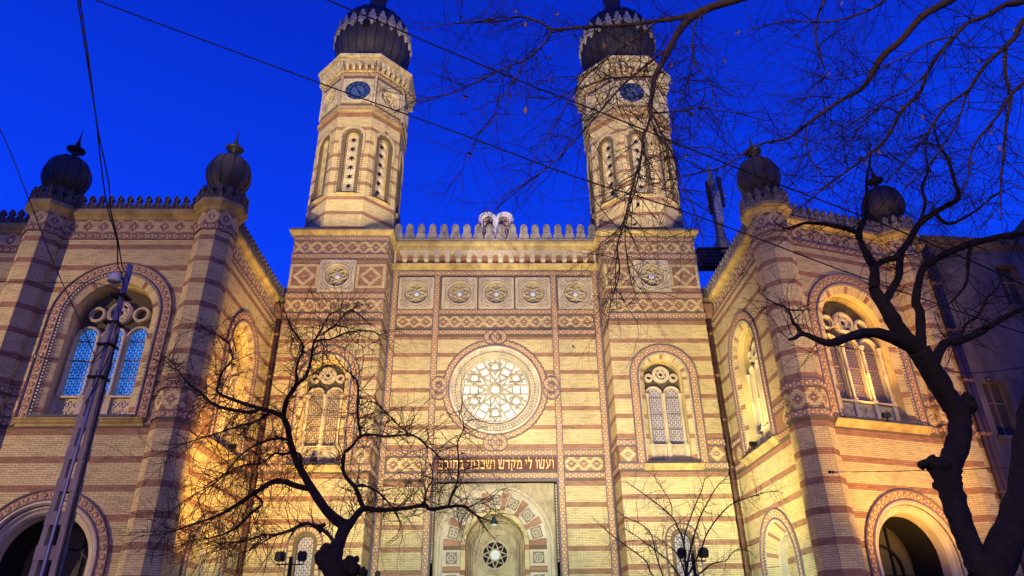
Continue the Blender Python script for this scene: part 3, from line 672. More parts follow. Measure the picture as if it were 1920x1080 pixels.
# ------------------------------------------------------------ ground
def ground():
    mb = MB(); mb.add([(-400, -400, 0), (400, -400, 0), (400, 600, 0), (-400, 600, 0)], [(0, 1, 2, 3)]); o = part(mb, 'ground', None, 'earth', 'bare earth running out to the horizon', 'structure')
    mb = MB(); mb.add([(-90, -4, .004), (90, -4, .004), (90, 10, .004), (-90, 10, .004)], [(0, 1, 2, 3)]); part(mb, 'road', None, 'asphalt', 'asphalt street crossing in front of the synagogue', 'structure')
    mb = MB(); mb.box(F((0, 10, 0), (1, 0)), -90, 90, 0, .12, -18.5, 0); part(mb, 'pavement', None, 'paving', 'pale paved forecourt before the synagogue', 'structure')
    mb = MB(); mb.box(F((0, 10, 0), (1, 0)), -90, 90, 0, .135, 0.0, .18); part(mb, 'kerb', None, 'concrete', 'stone kerb along the forecourt', 'structure')
ground()
SYN = thing('synagogue', 'striped brick synagogue with two onion domed towers, rose window and floodlit front', 'synagogue', (0, 26, 0))
TL, PL_, TU, PU = 7.786, .8715, 13.68, .86
def full_stripes(w, fr, u0, u1, ztop, excl=(), zbot=2.2, ph=0.0):
    stripes(w, fr, u0, u1, zbot, 7.80, TL, PL_, excl, ph)
    stripes(w, fr, u0, u1, 9.13, ztop, TU, PU, excl, ph)

# ---------------- central block, plane Y = 30
FC = F((0, 30, 0), (1, 0))
ROSE = (0, 11.93)
cw = wallplate(SYN, FC, -5.1, 5.1, 0, 19.3, [('circ', 0, ROSE[1], 1.8), ('rect', -2.5, 2.5, .2, 7.7)] + [('circ', x, 16.76, .57) for x in (-3.82, -1.735, .045, 1.825, 3.90)])
exR = [('circ', 0, ROSE[1], 2.36)]
XS = [(-4.72, -2.96), (-2.70, 2.70), (2.96, 4.72)]
for a, b in XS:
    ex = exR if a < 0 < b else []
    stripes(cw, FC, a, b, 9.13, 14.48, TU, PU, ex)
    if not (a < 0 < b): stripes(cw, FC, a, b, 2.2, 7.80, TL, PL_)
    c = (a + b) / 2; k = round((b - a) / .56)
    pattern(cw, FC, a + .04, b - .04, 14.97, 15.55, 9, dia_fn(c if k % 2 else c + .275))
    mb = MB()
    for (x0, x1, z0, z1) in ((a, b, 14.93, 15.59),) + (((a, b, 8.20, 8.84),) if not a < 0 < b else ()):
        mb.box(FC, x0, x1, z0 - .03, z0, 0, .05); mb.box(FC, x0, x1, z1, z1 + .03, 0, .05); mb.box(FC, x0, x0 + .035, z0, z1, 0, .048); mb.box(FC, x1 - .035, x1, z0, z1, 0, .048)
    part(mb, 'panel_edging', cw, 'edge')
    if not a < 0 < b: pattern(cw, FC, a + .06, b - .06, 8.23, 8.81, 9, dia_fn(c))
for a, b in XS:
    for zc in (15.76, 14.70, 9.0, 8.02): 
        if zc > 10 and False: pass
        band_h(cw, FC, a, b, zc, .24)
band_h(cw, FC, -4.72, 4.72, 17.86, .26)
for x in (-2.83, 2.83):
    band_v(cw, FC, x, 2.2, 17.72); 
for x in (-4.86, 4.86): band_v(cw, FC, x, 2.2, 18.0)
for x0, x1 in ((-5.1, -5.0), (5.0, 5.1)):
    mb = MB(); mb.box(FC, x0, x1, 2.2, 18.0, 0, .05); part(mb, 'slate_strip', cw, 'edge')
# star panels
CENTER_LB = [(-3.82, 'star panel with round glass hub, leftmost of the central row'), (-1.735, None), (0.045, None), (1.825, None), (3.90, None)]
for x, lb in CENTER_LB: star_panel(SYN, FC, x, 16.76, .86)
# cornice group
ce = empty_part('corbel_arcade', SYN, FC.P(0, 18.05, 0))
mb = MB(); mould(mb, FC, -5.1, 5.1, [(0, 18.04), (.06, 18.05), (.10, 18.12), (.22, 18.17), (.24, 18.23), (.31, 18.25), (.31, 18.29), (0, 18.29)]); part(mb, 'ledge', ce, 'ochre')
corbel_row(ce, FC, -4.99, 4.99, 18.29, .74, .30, 19)
mb = MB(); mould(mb, FC, -5.1, 5.1, [(0, 19.03), (.33, 19.03), (.33, 19.09), (.36, 19.10), (.37, 19.24), (.42, 19.30), (.46, 19.33), (.46, 19.46), (.42, 19.50), (-.6, 19.54)]); part(mb, 'cornice', SYN, 'ochre')
bt = empty_part('battlement', SYN, FC.P(0, 19.5, 0))
mb = MB(); mb.box(FC, -5.1, 5.1, 19.53, 19.58, .1, .50); part(mb, 'merlon_base', bt, 'greystone')
for i in range(18): merlon(bt, FC, -4.86 + i * (9.72 / 17), 19.57, .32, 'round', 'greystone', .5)
# tablets of the law standing behind the battlement
tb = empty_part('stone_tablets', SYN, (0.03, 31.0, 19.0))
FT = F((0.03, 31.0, 0), (1, 0))
mb = MB(); r = .46; zs = 21.62
outl = [(-.93, 19.0)] + arcpts(-.46, zs, .47, 180, 12, 14) + arcpts(.46, zs, .47, 168, 0, 14) + [(.93, 19.0)]
mb.plate(FT, outl, [archpoly(-.43, 19.4, zs - .05, .27, 12), archpoly(.43, 19.4, zs - .05, .27, 12)], .12, -.12, 0)
for c in (-.44, .44): mb.arch(FT, c, 19.4, zs - .04, .27, [(0, .05), (0, .13), (.04, .15), (.08, .13), (.1, .12)], 0, k=16)
part(mb, 'tablet_frame', tb, 'whitestone')
for c in (-.43, .43):
    mb = MB(); mb.plate(FT, archpoly(c, 19.4, zs - .05, .275, 12), [], .04, 0, 0, side=False); part(mb, 'tablet_face', tb, 'tabletred')
    mb = MB()
    for j in range(6):
        z = 21.62 - j * .27; x = c - .2
        rr_ = random.Random(j + int(c * 10))
        while x < c + .18:
            w_ = rr_.uniform(.05, .11); mb.box(FT, x, x + w_, z + .07, z + .095, .04, .055); 
            if rr_.random() < .6: mb.box(FT, x + w_ - .025, x + w_, z - .04, z + .07, .04, .056)
            if rr_.random() < .4: mb.box(FT, x, x + w_, z - .045, z - .02, .04, .057)
            x += w_ + .035
    part(mb, 'engraved_lines', tb, 'whitestone')
# rose window
rw = empty_part('rose_window', SYN, FC.P(0, 9.8, 0), 'large round rose window with pale glass stars in the middle of the front')
archband(rw, FC, 0, 0, ROSE[1], 2.40, 2.12, full=True, name='ring_band')
mb = MB(); cz = ROSE[1]
mb.ring(FC, 0, cz, 2.0, [(.09, 0), (.08, .10), (.03, .14), (-.03, .11), (-.05, .05)], 0, k=72, smooth=True)
mb.ring(FC, 0, cz, 1.8, [(.15, .05), (.0, -.02), (-.02, .03), (-.06, .03), (-.08, -.06), (-.12, -.08)], 0, k=72)
mb.ring(FC, 0, cz, 1.62, [(.08, -.08), (.03, -.05), (0, -.08), (-.04, -.16), (-.07, -.32)], 0, k=72)
part(mb, 'moulding', rw, 'stone')
for i in range(84):
    a = 2 * PI * i / 84; t = FC.u * -math.sin(a) + FC.z * math.cos(a); o = FC.u * math.cos(a) + FC.z * math.sin(a)
    DE.add(rw, np.stack([t, FC.n, o], 1), FC.P(1.87 * math.cos(a), cz + 1.87 * math.sin(a), .0), (.065, .06, .13))
mb = MB(); mb.plate(FC, arcpts(0, cz, 1.6, 0, 360, 48)[:-1], [], -.30, 0, 0, side=False); part(mb, 'pane', rw, 'roseglass')
mb = MB(); RT = 1.55; dd = .215; nA, nB = -.29, -.17
for k in range(6):
    th = math.radians(30 * k); d = np.array([math.cos(th), math.sin(th)]); nrm = np.array([-d[1], d[0]])
    for s in (-1, 1):
        L = math.sqrt(RT ** 2 - dd ** 2); p = nrm * dd * s - d * L; q = nrm * dd * s + d * L
        mb.bar(FC, (p[0], cz + p[1]), (q[0], cz + q[1]), .052, nA, nB + .002 * k + (.001 if s > 0 else 0), 0, ridge=1)
part(mb, 'star_tracery', rw, 'stone')
for k in range(6):
    th = math.radians(30 + 60 * k); c0 = np.array([math.cos(th), math.sin(th)]) * 1.10; r6 = .36; mb = MB()
    V = [(c0[0] + r6 * math.cos(th + PI / 3 * i), cz + c0[1] + r6 * math.sin(th + PI / 3 * i)) for i in range(6)]
    for i in range(6): mb.bar(FC, V[i], V[(i + 2) % 6], .042, nA, nB + .015 + .002 * (i % 3), 0, ridge=1)
    part(mb, 'hexagram_tracery', rw, 'stone')
    th = math.radians(60 * k); d = np.array([math.cos(th), math.sin(th)]); nrm = np.array([-d[1], d[0]]); mb = MB()
    for rr2 in (.78, 1.15): 
        mb = MB(); p = d * rr2 - nrm * .2; q = d * rr2 + nrm * .2; mb.bar(FC, (p[0], cz + p[1]), (q[0], cz + q[1]), .05, nA, nB + .016, 0, ridge=1)
        part(mb, 'square_tracery', rw, 'stone')
mb = MB()
for i in range(12):
    a = math.radians(15 + 30 * i); p = (1.66 * math.cos(a), cz + 1.66 * math.sin(a)); mb.ring(FC, p[0], p[1], .03, [(-.02, -.06), (-.01, .0), (.01, .0), (.02, -.06)], 0, k=8)
mb.ring(FC, 0, cz, 1.52, [(-.03, -.3), (-.03, -.18), (.03, -.18), (.03, -.3)], 0, k=60)
part(mb, 'inner_ring', rw, 'stone')
# interlaced loops where ring and bands meet
for (lx, lz) in ((0, cz + 2.50), (0, cz - 2.50), (-2.55, cz), (2.55, cz)):
    for s in (-1, 1):
        ox, oz = ((s * .17, 0) if lx == 0 else (0, s * .17))
        mb = MB(); mb.ring(FC, lx + ox, lz + oz, .25, [(-.10, .0), (-.10, .085 + .01 * s), (.10, .085 + .01 * s), (.10, 0)], 0, k=24)
        mb.ring(FC, lx + ox, lz + oz, .36, [(-.02, 0), (-.02, .12 + .01 * s), (.02, .12 + .01 * s), (.02, 0)], 1, k=24); mb.ring(FC, lx + ox, lz + oz, .135, [(-.02, 0), (-.02, .12 + .01 * s), (.02, .12 + .01 * s), (.02, 0)], 1, k=16)
        part(mb, 'loop_knot', rw, ['terra', 'edge'])
        for i in range(6):
            a = PI / 3 * i + .3; RO.add(rw, np.stack([FC.u, FC.n, FC.z], 1), FC.P(lx + ox + .25 * math.cos(a), lz + oz + .25 * math.sin(a), .085 + .01 * s), (.85, 1, .85))
# inscription
ip = empty_part('inscription_panel', SYN, FC.P(0, 8.2, 0), 'long dark red panel with a gilded Hebrew line above the portal')
mb = MB(); mb.box(FC, -2.66, 2.66, 8.22, 8.82, 0, .03); part(mb, 'panel_ground', ip, 'plaque')
mb = MB()
for z in (8.19, 8.82): mb.box(FC, -2.69, 2.69, z, z + .035, 0, .07)
for x in (-2.69, 2.655): mb.box(FC, x, x + .035, 8.22, 8.82, 0, .068)
part(mb, 'panel_edging', ip, 'edge')
Rc = lambda a, b, c, d: [(a, c), (b, c), (b, d), (a, d)]
def St(p, q, w0, w1=None):
    w1 = w1 or w0; dx, dy = q[0] - p[0], q[1] - p[1]; l = math.hypot(dx, dy); nx, ny = -dy / l, dx / l
    return [(p[0] - nx * w0 / 2, p[1] - ny * w0 / 2), (q[0] - nx * w1 / 2, q[1] - ny * w1 / 2), (q[0] + nx * w1 / 2, q[1] + ny * w1 / 2), (p[0] + nx * w0 / 2, p[1] + ny * w0 / 2)]
HEB = {
 'vav': (.32, [St((.0, .95), (.3, .86), .17), St((.25, .9), (.23, 0), .13, .09)]),
 'yod': (.32, [St((.0, .95), (.3, .86), .17), St((.26, .9), (.15, .5), .13, .05)]),
 'ayin': (.72, [St((.06, .97), (.2, .9), .2), St((.12, .92), (.40, .1), .13, .1), St((.55, .97), (.72, .9), .2), St((.65, .9), (.6, .4), .12), St((.6, .42), (.02, -.02), .12, .17)]),
 'shin': (.88, [St((.0, .97), (.16, .9), .2), St((.08, .9), (.16, .1), .13), St((.36, .97), (.52, .9), .2), St((.46, .88), (.22, .12), .12), St((.72, .97), (.88, .9), .2), St((.82, .9), (.70, .1), .13), St((.1, .08), (.76, .08), .17)]),
 'lamed': (.55, [St((.06, 1.38), (.06, .9), .16, .1), St((.0, .9), (.55, .9), .18), St((.5, .88), (.22, .0), .13, .16)]),
 'mem': (.76, [St((.0, .95), (.18, .8), .14), St((.25, .93), (.66, .86), .18), St((.66, .88), (.73, 0), .13), St((.36, .08), (.76, .08), .17), St((.28, .84), (.06, 0), .09, .14)]),
 'qof': (.68, [St((.0, .91), (.68, .91), .18), St((.62, .86), (.42, .12), .13), St((.1, .6), (.1, -.3), .13)]),
 'dalet': (.66, [St((.0, .91), (.68, .91), .18), St((.54, .88), (.52, 0), .13)]),
 'kaf': (.62, [St((.03, .91), (.56, .91), .18), St((.54, .9), (.54, .08), .13), St((.0, .08), (.6, .08), .17)]),
 'nun': (.46, [St((.1, .91), (.42, .91), .18), St((.38, .9), (.38, .08), .13), St((.0, .08), (.44, .08), .17)]),
 'tav': (.74, [St((.04, .91), (.7, .91), .18), St((.66, .9), (.66, 0), .13), St((.2, .9), (.18, .1), .12), St((.0, .07), (.24, .07), .16)]),
 'bet': (.70, [St((.04, .91), (.56, .91), .18), St((.54, .9), (.54, .08), .13), St((.0, .08), (.72, .08), .17)]),
 'fmem': (.72, [St((.0, .91), (.68, .91), .18), St((.64, .9), (.64, .0), .13), St((.1, .07), (.68, .07), .15), St((.14, .9), (.14, .02), .12)]),
}
words = [['vav', 'ayin', 'shin', 'vav'], ['lamed', 'yod'], ['mem', 'qof', 'dalet', 'shin'], ['vav', 'shin', 'kaf', 'nun', 'tav', 'yod'], ['bet', 'tav', 'vav', 'kaf', 'fmem']]
gap = .17; spc = .34
tot = sum(HEB[l][0] + gap for w_ in words for l in w_) - gap + spc * 4
S = 4.98 / tot; LH = .385; x = 2.53
for w_ in words:
    for l in w_:
        wd, st = HEB[l]; mb = MB()
        for i, poly in enumerate(st): mb.plate(FC, [(x - wd * S + px * S, 8.31 + py * LH) for px, py in poly], [], .055 + .0012 * i, .02, 0)
        if l in ('vav', 'ayin', 'mem', 'qof', 'dalet', 'shin', 'lamed'):
            c = (x - wd * S / 2, 8.31 + 1.22 * LH)
            if l != 'lamed': mb.plate(FC, arcpts(c[0], c[1], .018, 0, 360, 6)[:-1], [], .05, .02, 0)
        part(mb, 'letter', ip, 'gold'); x -= (wd + gap) * S
    x -= spc * S
# ---------------- portal
pt = empty_part('portal', SYN, FC.P(0, 0, 0), 'deep arched portal with carved voussoirs and a star window')
ZA = 5.25
mb = MB()
mb.plate(FC, [(-2.66, .2), (2.66, .2), (2.66, 7.80), (-2.66, 7.80)], [archpoly(0, .2, ZA, 2.36, 40)], -.06, -.2, 0); part(mb, 'spandrel', pt, 'carved')
mb = MB(); mb.box(FC, -2.70, 2.70, 7.80, 7.87, -.05, .07, 0)
for s in (-1, 1): mb.box(FC, s * 2.68 - .03, s * 2.68 + .03, .2, 7.8, -.05, .06, 0)
part(mb, 'slate_frame', pt, 'edge')
mb = MB()
mb.box(FC, -2.6, 2.6, 7.69, 7.77, -.06, .0, 0)
for s in (-1, 1): mb.box(FC, s * 2.58 - .05, s * 2.58 + .05, .2, 7.7, -.06, .0, 0)
mb.arch(FC, 0, .2, ZA, 2.36, [(.06, -.06), (.04, .0), (-.02, .02), (-.06, -.02), (-.08, -.05)], 0, k=48)
mb.arch(FC, 0, .2, ZA, 2.26, [(.02, -.05), (.0, .02), (-.05, .03), (-.09, -.02), (-.13, -.05)], 0, k=48)
part(mb, 'archivolt', pt, 'stone')
for i in range(62):
    a = PI * (i + .5) / 62; t = FC.u * -math.sin(a) + FC.z * math.cos(a); o = FC.u * math.cos(a) + FC.z * math.sin(a)
    DE.add(pt, np.stack([t, FC.n, o], 1), FC.P(2.30 * math.cos(a), ZA + 2.30 * math.sin(a), .0), (.075, .05, .05))
for s in (-1, 1):
    for i in range(26): DE.add(pt, np.stack([FC.z, FC.n, FC.u], 1), FC.P(s * 2.58, 7.6 - i * .12, .0), (.07, .035, .06))
def vous(a0, a1, red):
    g = lambda r, a: (r * math.cos(math.radians(a)), ZA + r * math.sin(math.radians(a)))
    ks = 3; outer = [g(2.13, a0 + (a1 - a0) * i / ks) for i in range(ks + 1)] + [g(1.42, a1 - (a1 - a0) * i / ks) for i in range(ks + 1)]
    mb = MB(); mb.plate(FC, outer, [], -.03 if not red else -.045, -.2, 0)
    if not red:
        am = (a0 + a1) / 2; c = g(1.775, am); d = np.array([math.cos(math.radians(am)), math.sin(math.radians(am))]); t = np.array([-d[1], d[0]])
        P = lambda x, y: (c[0] + d[0] * x + t[0] * y, c[1] + d[1] * x + t[1] * y)
        q = .24; mb.plate(FC, [P(-q, -q), P(q, -q), P(q, q), P(-q, q)], [], -.027, -.03, 1)
        for a, b in (((-q, -q), (q, -q)), ((q, -q), (q, q)), ((q, q), (-q, q)), ((-q, q), (-q, -q))): mb.bar(FC, P(*a), P(*b), .035, -.03, .005 + .001 * (a[0] > 0), 0)
        mb.ring(FC, c[0], c[1], .17, [(-.02, -.03), (-.01, .01), (.01, .01), (.02, -.03)], 0, k=14)
        for k in range(4):
            e = PI / 2 * k + PI / 4; mb.ring(FC, *P(.09 * math.cos(e), .09 * math.sin(e)), .06, [(-.015, -.03), (-.01, .01 + .002 * k), (.01, .01 + .002 * k), (.015, -.03)], 0, k=8)
            mb.ring(FC, *P(.2 * math.cos(e), .2 * math.sin(e)), .03, [(-.01, -.03), (-.005, .006), (.005, .006), (.01, -.03)], 0, k=6)
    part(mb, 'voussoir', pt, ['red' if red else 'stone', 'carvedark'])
for i in range(8):
    c = 2.5 + 25 * i; 
    if c < 180: vous(c - 3.6, c + 3.6, True)
for c in (15, 40, 65, 90, 115, 140, 165): vous(c - 8.3, c + 8.3, False)
for s in (-1, 1):
    for j in range(6):
        zt = 5.05 - j * .86
        mb = MB(); xa, xb = sorted((s * 1.42, s * 2.13)); mb.box(FC, xa, xb, zt - .62, zt, -.2, -.03); cxx = s * 1.775; czz = zt - .31; mb.box(FC, cxx - .24, cxx + .24, czz - .24, czz + .24, -.03, -.027, 1)
        for a, b in (((-.24, -.24), (.24, -.24)), ((.24, -.24), (.24, .24)), ((.24, .24), (-.24, .24)), ((-.24, .24), (-.24, -.24))): mb.bar(FC, (cxx + a[0], czz + a[1]), (cxx + b[0], czz + b[1]), .035, -.03, .005 + .001 * (a[0] > 0))
        mb.ring(FC, cxx, czz, .17, [(-.02, -.03), (-.01, .01), (.01, .01), (.02, -.03)], 0, k=14)
        for k in range(4):
            e = PI / 2 * k; mb.ring(FC, cxx + .09 * math.cos(e), czz + .09 * math.sin(e), .06, [(-.015, -.03), (-.01, .01), (.01, .01), (.015, -.03)], 0, k=8)
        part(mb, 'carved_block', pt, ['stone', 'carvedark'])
        mb = MB(); mb.box(FC, xa, xb, zt - .81, zt - .64, -.2, -.045); part(mb, 'red_block', pt, 'red')
mb = MB(); k = 60
for i in range(k):
    a0, a1 = PI * i / k, PI * (i + .8) / k; g = lambda r, a, n: FC.P(r * math.cos(a), ZA + r * math.sin(a), n)
    mb.add([g(1.40, a0, -.01), g(1.40, a1, -.01), g(1.22, a1, -.03), g(1.22, a0, -.03), g(1.22, a1, -.9), g(1.22, a0, -.9)], [(0, 1, 2, 3), (3, 2, 4, 5)], 0)
for s in (-1, 1):
    for j in range(70):
        z = ZA - j * .073; mb.box(FC, min(s * 1.22, s * 1.40), max(s * 1.22, s * 1.40), z - .064, z, -.9, -.01 if True else 0, 1 if (j % 13) < 3 else 0)
mb.arch(FC, 0, .2, ZA, 1.3, [(1.0, -.13), (.1, -.13), (-.07, -.06), (-.07, -.92)], 2, k=50)
part(mb, 'arch_soffit_bricks', pt, ['cream', 'red', 'mortar'])
FB = F((0, 30.9, 0), (1, 0)); ZB = 4.95
mb = MB(); mb.plate(FB, archpoly(0, .2, ZA, 1.34, 36), [arcpts(0, ZB, .56, 0, 360, 32)[:-1]], 0, -.2, 0, side=False)
for r_, n_ in ((.62, .06), (.74, .04), (.98, .08), (1.10, .05)):
    if r_ < .8: mb.ring(FB, 0, ZB, r_, [(.05, 0), (.03, n_), (-.02, n_ * .7), (-.05, 0)], 0, k=40)
    else: mb.arch(FB, 0, .2, ZB + .12, r_, [(.05, 0), (.03, n_), (-.02, n_ * .7), (-.05, 0)], 0, k=36)
part(mb, 'tympanum', pt, 'carved')
sw = empty_part('star_window', SYN, FB.P(0, ZB - .5, 0), 'star shaped window with white glass centre above the doors')
mb = MB(); V = [(.53 * math.cos(PI / 2 + PI / 4 * i), ZB + .53 * math.sin(PI / 2 + PI / 4 * i)) for i in range(8)]
for i in range(8): mb.bar(FB, V[i], V[(i + 3) % 8], .045, -.06, .0 + .002 * (i % 4), 0, ridge=1)
mb.ring(FB, 0, ZB, .54, [(-.03, -.06), (-.02, .02), (.02, .03), (.04, 0)], 0, k=36); part(mb, 'star_tracery', sw, 'stone')
mb = MB(); mb.plate(FB, [(.245 * (1 if i % 2 == 0 else .84) * math.cos(PI / 8 * i + PI / 2 + 0), ZB + .245 * (1 if i % 2 == 0 else .84) * math.sin(PI / 8 * i + PI / 2)) for i in range(16)], [], -.05, -.08, 0); part(mb, 'pane', sw, 'roseglass')
mb = MB(); mb.plate(FB, arcpts(0, ZB, .57, 0, 360, 24)[:-1], [], -.12, 0, 0, side=False); part(mb, 'dark_pane', sw, 'interior')
# hanging porch lamp
lm = thing('porch_lantern', 'small greenish metal lantern hanging under the crown of the portal arch', 'lantern', (-.06, 30.2, 6.0), None)
mb = MB(); mb.lathe(-.06, 30.2, [(.02, 6.46), (.03, 6.38), (.07, 6.34), (.11, 6.2), (.17, 6.1), (.17, 6.07)], 10); part(mb, 'hood', lm, 'lead')
mb = MB(); mb.lathe(-.06, 30.2, [(.13, 6.07), (.13, 6.02), (.001, 6.0)], 10); part(mb, 'globe', lm, 'lampwhite')

# ---------------- towers
def tower(s):
    xc = s * 7.31; FTW = F((xc, 28.35, 0), (1, 0)); H = 2.21
    wl = 'left' if s < 0 else 'right'
    wd = ('arch', 0, 8.1, 11.9, 1.06); lowd = ('arch', 0, 2.3, 5.1, .32)
    w = wallplate(SYN, FTW, -H, H, 0, 19.0, [wd, lowd, ('circ', 0, 16.83, .56)])
    full_stripes(w, FTW, -H, H, 14.55, [('arch', 0, 7.8, 11.9, 1.3), ('rect', -1.25, 1.25, 7.85, 8.15), ('arch', 0, 2.2, 5.13, .56)])
    # belts round the box
    def belts(fr, a, b, win=False, big=True):
        for zc in (18.84, 17.88, 15.79, 14.79): band_h(w, fr, a, b, zc, .27 if zc > 17 else .28)
        c = (a + b) / 2
        pattern(w, fr, a, b, 18.06, 18.68, 9, dia_fn(c)); pattern(w, fr, a, b, 15.02, 15.62, 9, dia_fn(c))
        if win:
            for x0, x1 in ((a, -.86), (.86, b)):
                stripes(w, fr, x0, x1, 15.98, 16.18, 16.18, .86); stripes(w, fr, x0, x1, 17.48, 17.70, 17.70, .86)
                m = (x0 + x1) / 2; pattern(w, fr, x0, x1, 16.20, 17.47, 19, bigdia_fn(m, .635))
        else:
            m = c; stripes(w, fr, a, b, 15.98, 16.18, 16.18, .86); stripes(w, fr, a, b, 17.48, 17.70, 17.70, .86); pattern(w, fr, a, b, 16.20, 17.47, 19, bigdia_fn(m, .635))
    belts(FTW, -H, H, True)
    star_panel(SYN, FTW, 0, 16.83, .84)
    # belt at window foot
    for x0, x1 in ((-H, -1.46), (1.46, H)):
        band_h(w, FTW, x0, x1, 9.0, .24); pattern(w, FTW, x0 + .03, x1 - .03, 8.22, 8.82, 9, dia1_fn((x0 + x1) / 2))
        mb = MB(); 
        for z in (8.17, 8.84): mb.box(FTW, x0, x1, z, z + .03, 0, .05)
        mb.box(FTW, (x1 - .03) if x0 < 0 else x0, x1 if x0 < 0 else x0 + .03, 8.2, 8.84, 0, .048); part(mb, 'panel_edging', w, 'edge')
    for x0, x1 in ((-H, -1.22), (1.22, H)): band_h(w, FTW, x0, x1, 8.02, .24)
    # side faces of the box
    for inner in (True, False):
        xs = xc - s * H if inner else xc + s * H
        fr = F((xs, 28.35, 0), (0, 1) if ((s < 0) == inner) else (0, -1))
        L = 1.65 if inner else .68
        a, b = (0, L) if fr.u[1] > 0 else (-L, 0)
        w2 = wallplate(SYN, fr, a if a == 0 else -4.42, b if b == 0 else 4.42, 0, 19.0, [])
        full_stripes(w2, fr, a, b, 14.55); 
        for zc in (18.84, 17.88, 15.79, 14.79, 9.0, 8.02): band_h(w2, fr, a, b, zc, .26)
        c = (a + b) / 2
        pattern(w2, fr, a, b, 18.06, 18.68, 9, dia_fn(c)); pattern(w2, fr, a, b, 15.02, 15.62, 9, dia_fn(c)); pattern(w2, fr, a, b, 8.16, 8.86, 10, dia1_fn(c))
        stripes(w2, fr, a, b, 15.98, 16.18, 16.18, .86); stripes(w2, fr, a, b, 17.48, 17.70, 17.70, .86); pattern(w2, fr, a, b, 16.20, 17.47, 19, bigdia_fn(c, .635))
    # back of box
    mb = MB(); mb.ngon(xc, 30.56, 4, 45, [(1.45, 0.0), (1.45, 18.97)], 0); part(mb, 'tower_core', SYN, 'mortar')
    arched_window(SYN, FTW, 0, 11.90, 1.47, 1.13, 1.03, .85, .38, 8.1, 2, 'glass_pale' if s > 0 else 'glass_gold', None, zg0=9.0, lz=11.22, sill=(-1.22, 1.22), rr=(12.15, .25), sidec=(.55, 12.0, .10))
    # small round-headed window low down
    sw_ = empty_part('small_arched_window', SYN, FTW.P(0, 2.3, 0))
    mb = MB(); mb.arch(FTW, 0, 2.3, 5.13, .66, [(-.04, 0), (-.03, .04), (.02, .06), (.04, 0)], 0, k=20); part(mb, 'hood_mould', sw_, 'edge')
    mb = MB(); k = 26
    for ri, (ra, rb_, nz) in enumerate(((.62, .47, .015), (.46, .33, -.02))):
        for i in range(k):
            a0, a1 = PI * i / k, PI * (i + .82) / k; g = lambda r, a, n: FTW.P(r * math.cos(a), 5.13 + r * math.sin(a), n)
            mb.add([g(ra, a0, nz), g(ra, a1, nz), g(rb_, a1, nz), g(rb_, a0, nz), g(rb_, a1, -.3), g(rb_, a0, -.3)], [(0, 1, 2, 3), (3, 2, 4, 5)], (1 if ri == 0 and i % 2 else 0))
        for q in (-1, 1):
            for j in range(34):
                z = 5.13 - j * .075; x0, x1 = sorted((q * ra, q * rb_)); mb.box(FTW, x0, x1, z - .066, z, -.3, nz, 1 if (ri == 0 and j % 3 == 0) else 0)
    part(mb, 'brick_surround', sw_, ['cream', 'red'])
    mb = MB(); mb.plate(FTW, archpoly(0, 2.3, 5.13, .33, 12), [], -.22, 0, 0, side=False); part(mb, 'pane', sw_, 'glass_pale')
    # box cornice
    mb = MB(); mb.ngon(xc, 30.56, 4, 45, [(H + .02, 18.98), (H + .05, 18.99), (H + .06, 19.03), (H + .12, 19.06), (H + .22, 19.13), (H + .26, 19.16), (H + .26, 19.24), (H + .2, 19.27), (0.5, 19.29)], 0); part(mb, 'cornice', SYN, 'ochre')
    for qx in (-1, 1):
        for qy in (-1, 1):
            mb = MB(); cx2, cy2 = xc + qx * 1.78, 30.56 + qy * 1.78
            for i, (hh, zz) in enumerate(((.62, 19.29), (.47, 19.38), (.30, 19.47))): mb.ngon(cx2 - qx * i * .07, cy2 - qy * i * .07, 4, 45, [(hh, zz), (hh, zz + .06), (hh - .05, zz + .09)], 0)
            part(mb, 'corner_stone', SYN, 'greystone')
    # octagonal shaft
    YC = 30.56; A = 2.2; SD = 2 * A * math.tan(PI / 8); xs = s * 7.37
    mb = MB(); mb.ngon(xs, YC, 8, 22.5, [(A - .42, 19.0), (A - .42, 29.6)], 0); part(mb, 'shaft_core', SYN, 'mortar')
    clocks = []
    for k in range(8):
        a = -PI / 2 + PI / 4 * k; nx, ny = math.cos(a), math.sin(a)
        fr = F((xs + nx * A, YC + ny * A, 0), (-ny, nx))
        if fr.n @ np.array([nx, ny, 0]) < 0: fr.flip()
        vis = ny < .3
        q = SD / 2
        wr = .33
        w = wallplate(SYN, fr, -q, q, 19.2, 29.6, [('arch', 0, 21.55, 25.05, wr)] + ([] if k == 0 else [('circ', 0, 28.1, .56)]))
        if vis:
            stripes(w, fr, -q, q, 19.3, 26.55, 25.67, .872, [('arch', 0, 21.5, 25.05, .56)])
        mb = MB(); mb.box(fr, -q - .05, q + .05, 26.62, 26.80, -.1, .10, 0); mb.box(fr, -q - .02, q + .02, 26.56, 26.62, 0, .05, 1); part(mb, 'ledge', w, ['ochre', 'red'])
        if vis:
            band_h(w, fr, -q, q, 26.97, .26); band_h(w, fr, -q, q, 29.28, .26)
        # niche
        nw = empty_part('niche_window', SYN, fr.P(0, 21.4, 0))
        mb = MB(); mb.arch(fr, 0, 24.1, 25.05, .64, [(-.09, .0), (-.08, .05), (.03, .06), (.05, .0)], 0, k=22); part(mb, 'hood_arch', nw, 'ochre')
        if vis:
            for i in range(28):
                aa = PI * (i + .5) / 28; t = fr.u * -math.sin(aa) + fr.z * math.cos(aa); o = fr.u * math.cos(aa) + fr.z * math.sin(aa)
                DE.add(nw, np.stack([t, fr.n, o], 1), fr.P(.60 * math.cos(aa), 25.05 + .60 * math.sin(aa), .03), (.04, .045, .11))
            for qq in (-1, 1):
                for i in range(12): DE.add(nw, np.stack([fr.z, fr.n, fr.u], 1), fr.P(qq * .60, 24.15 + i * .08, .03), (.04, .045, .11))
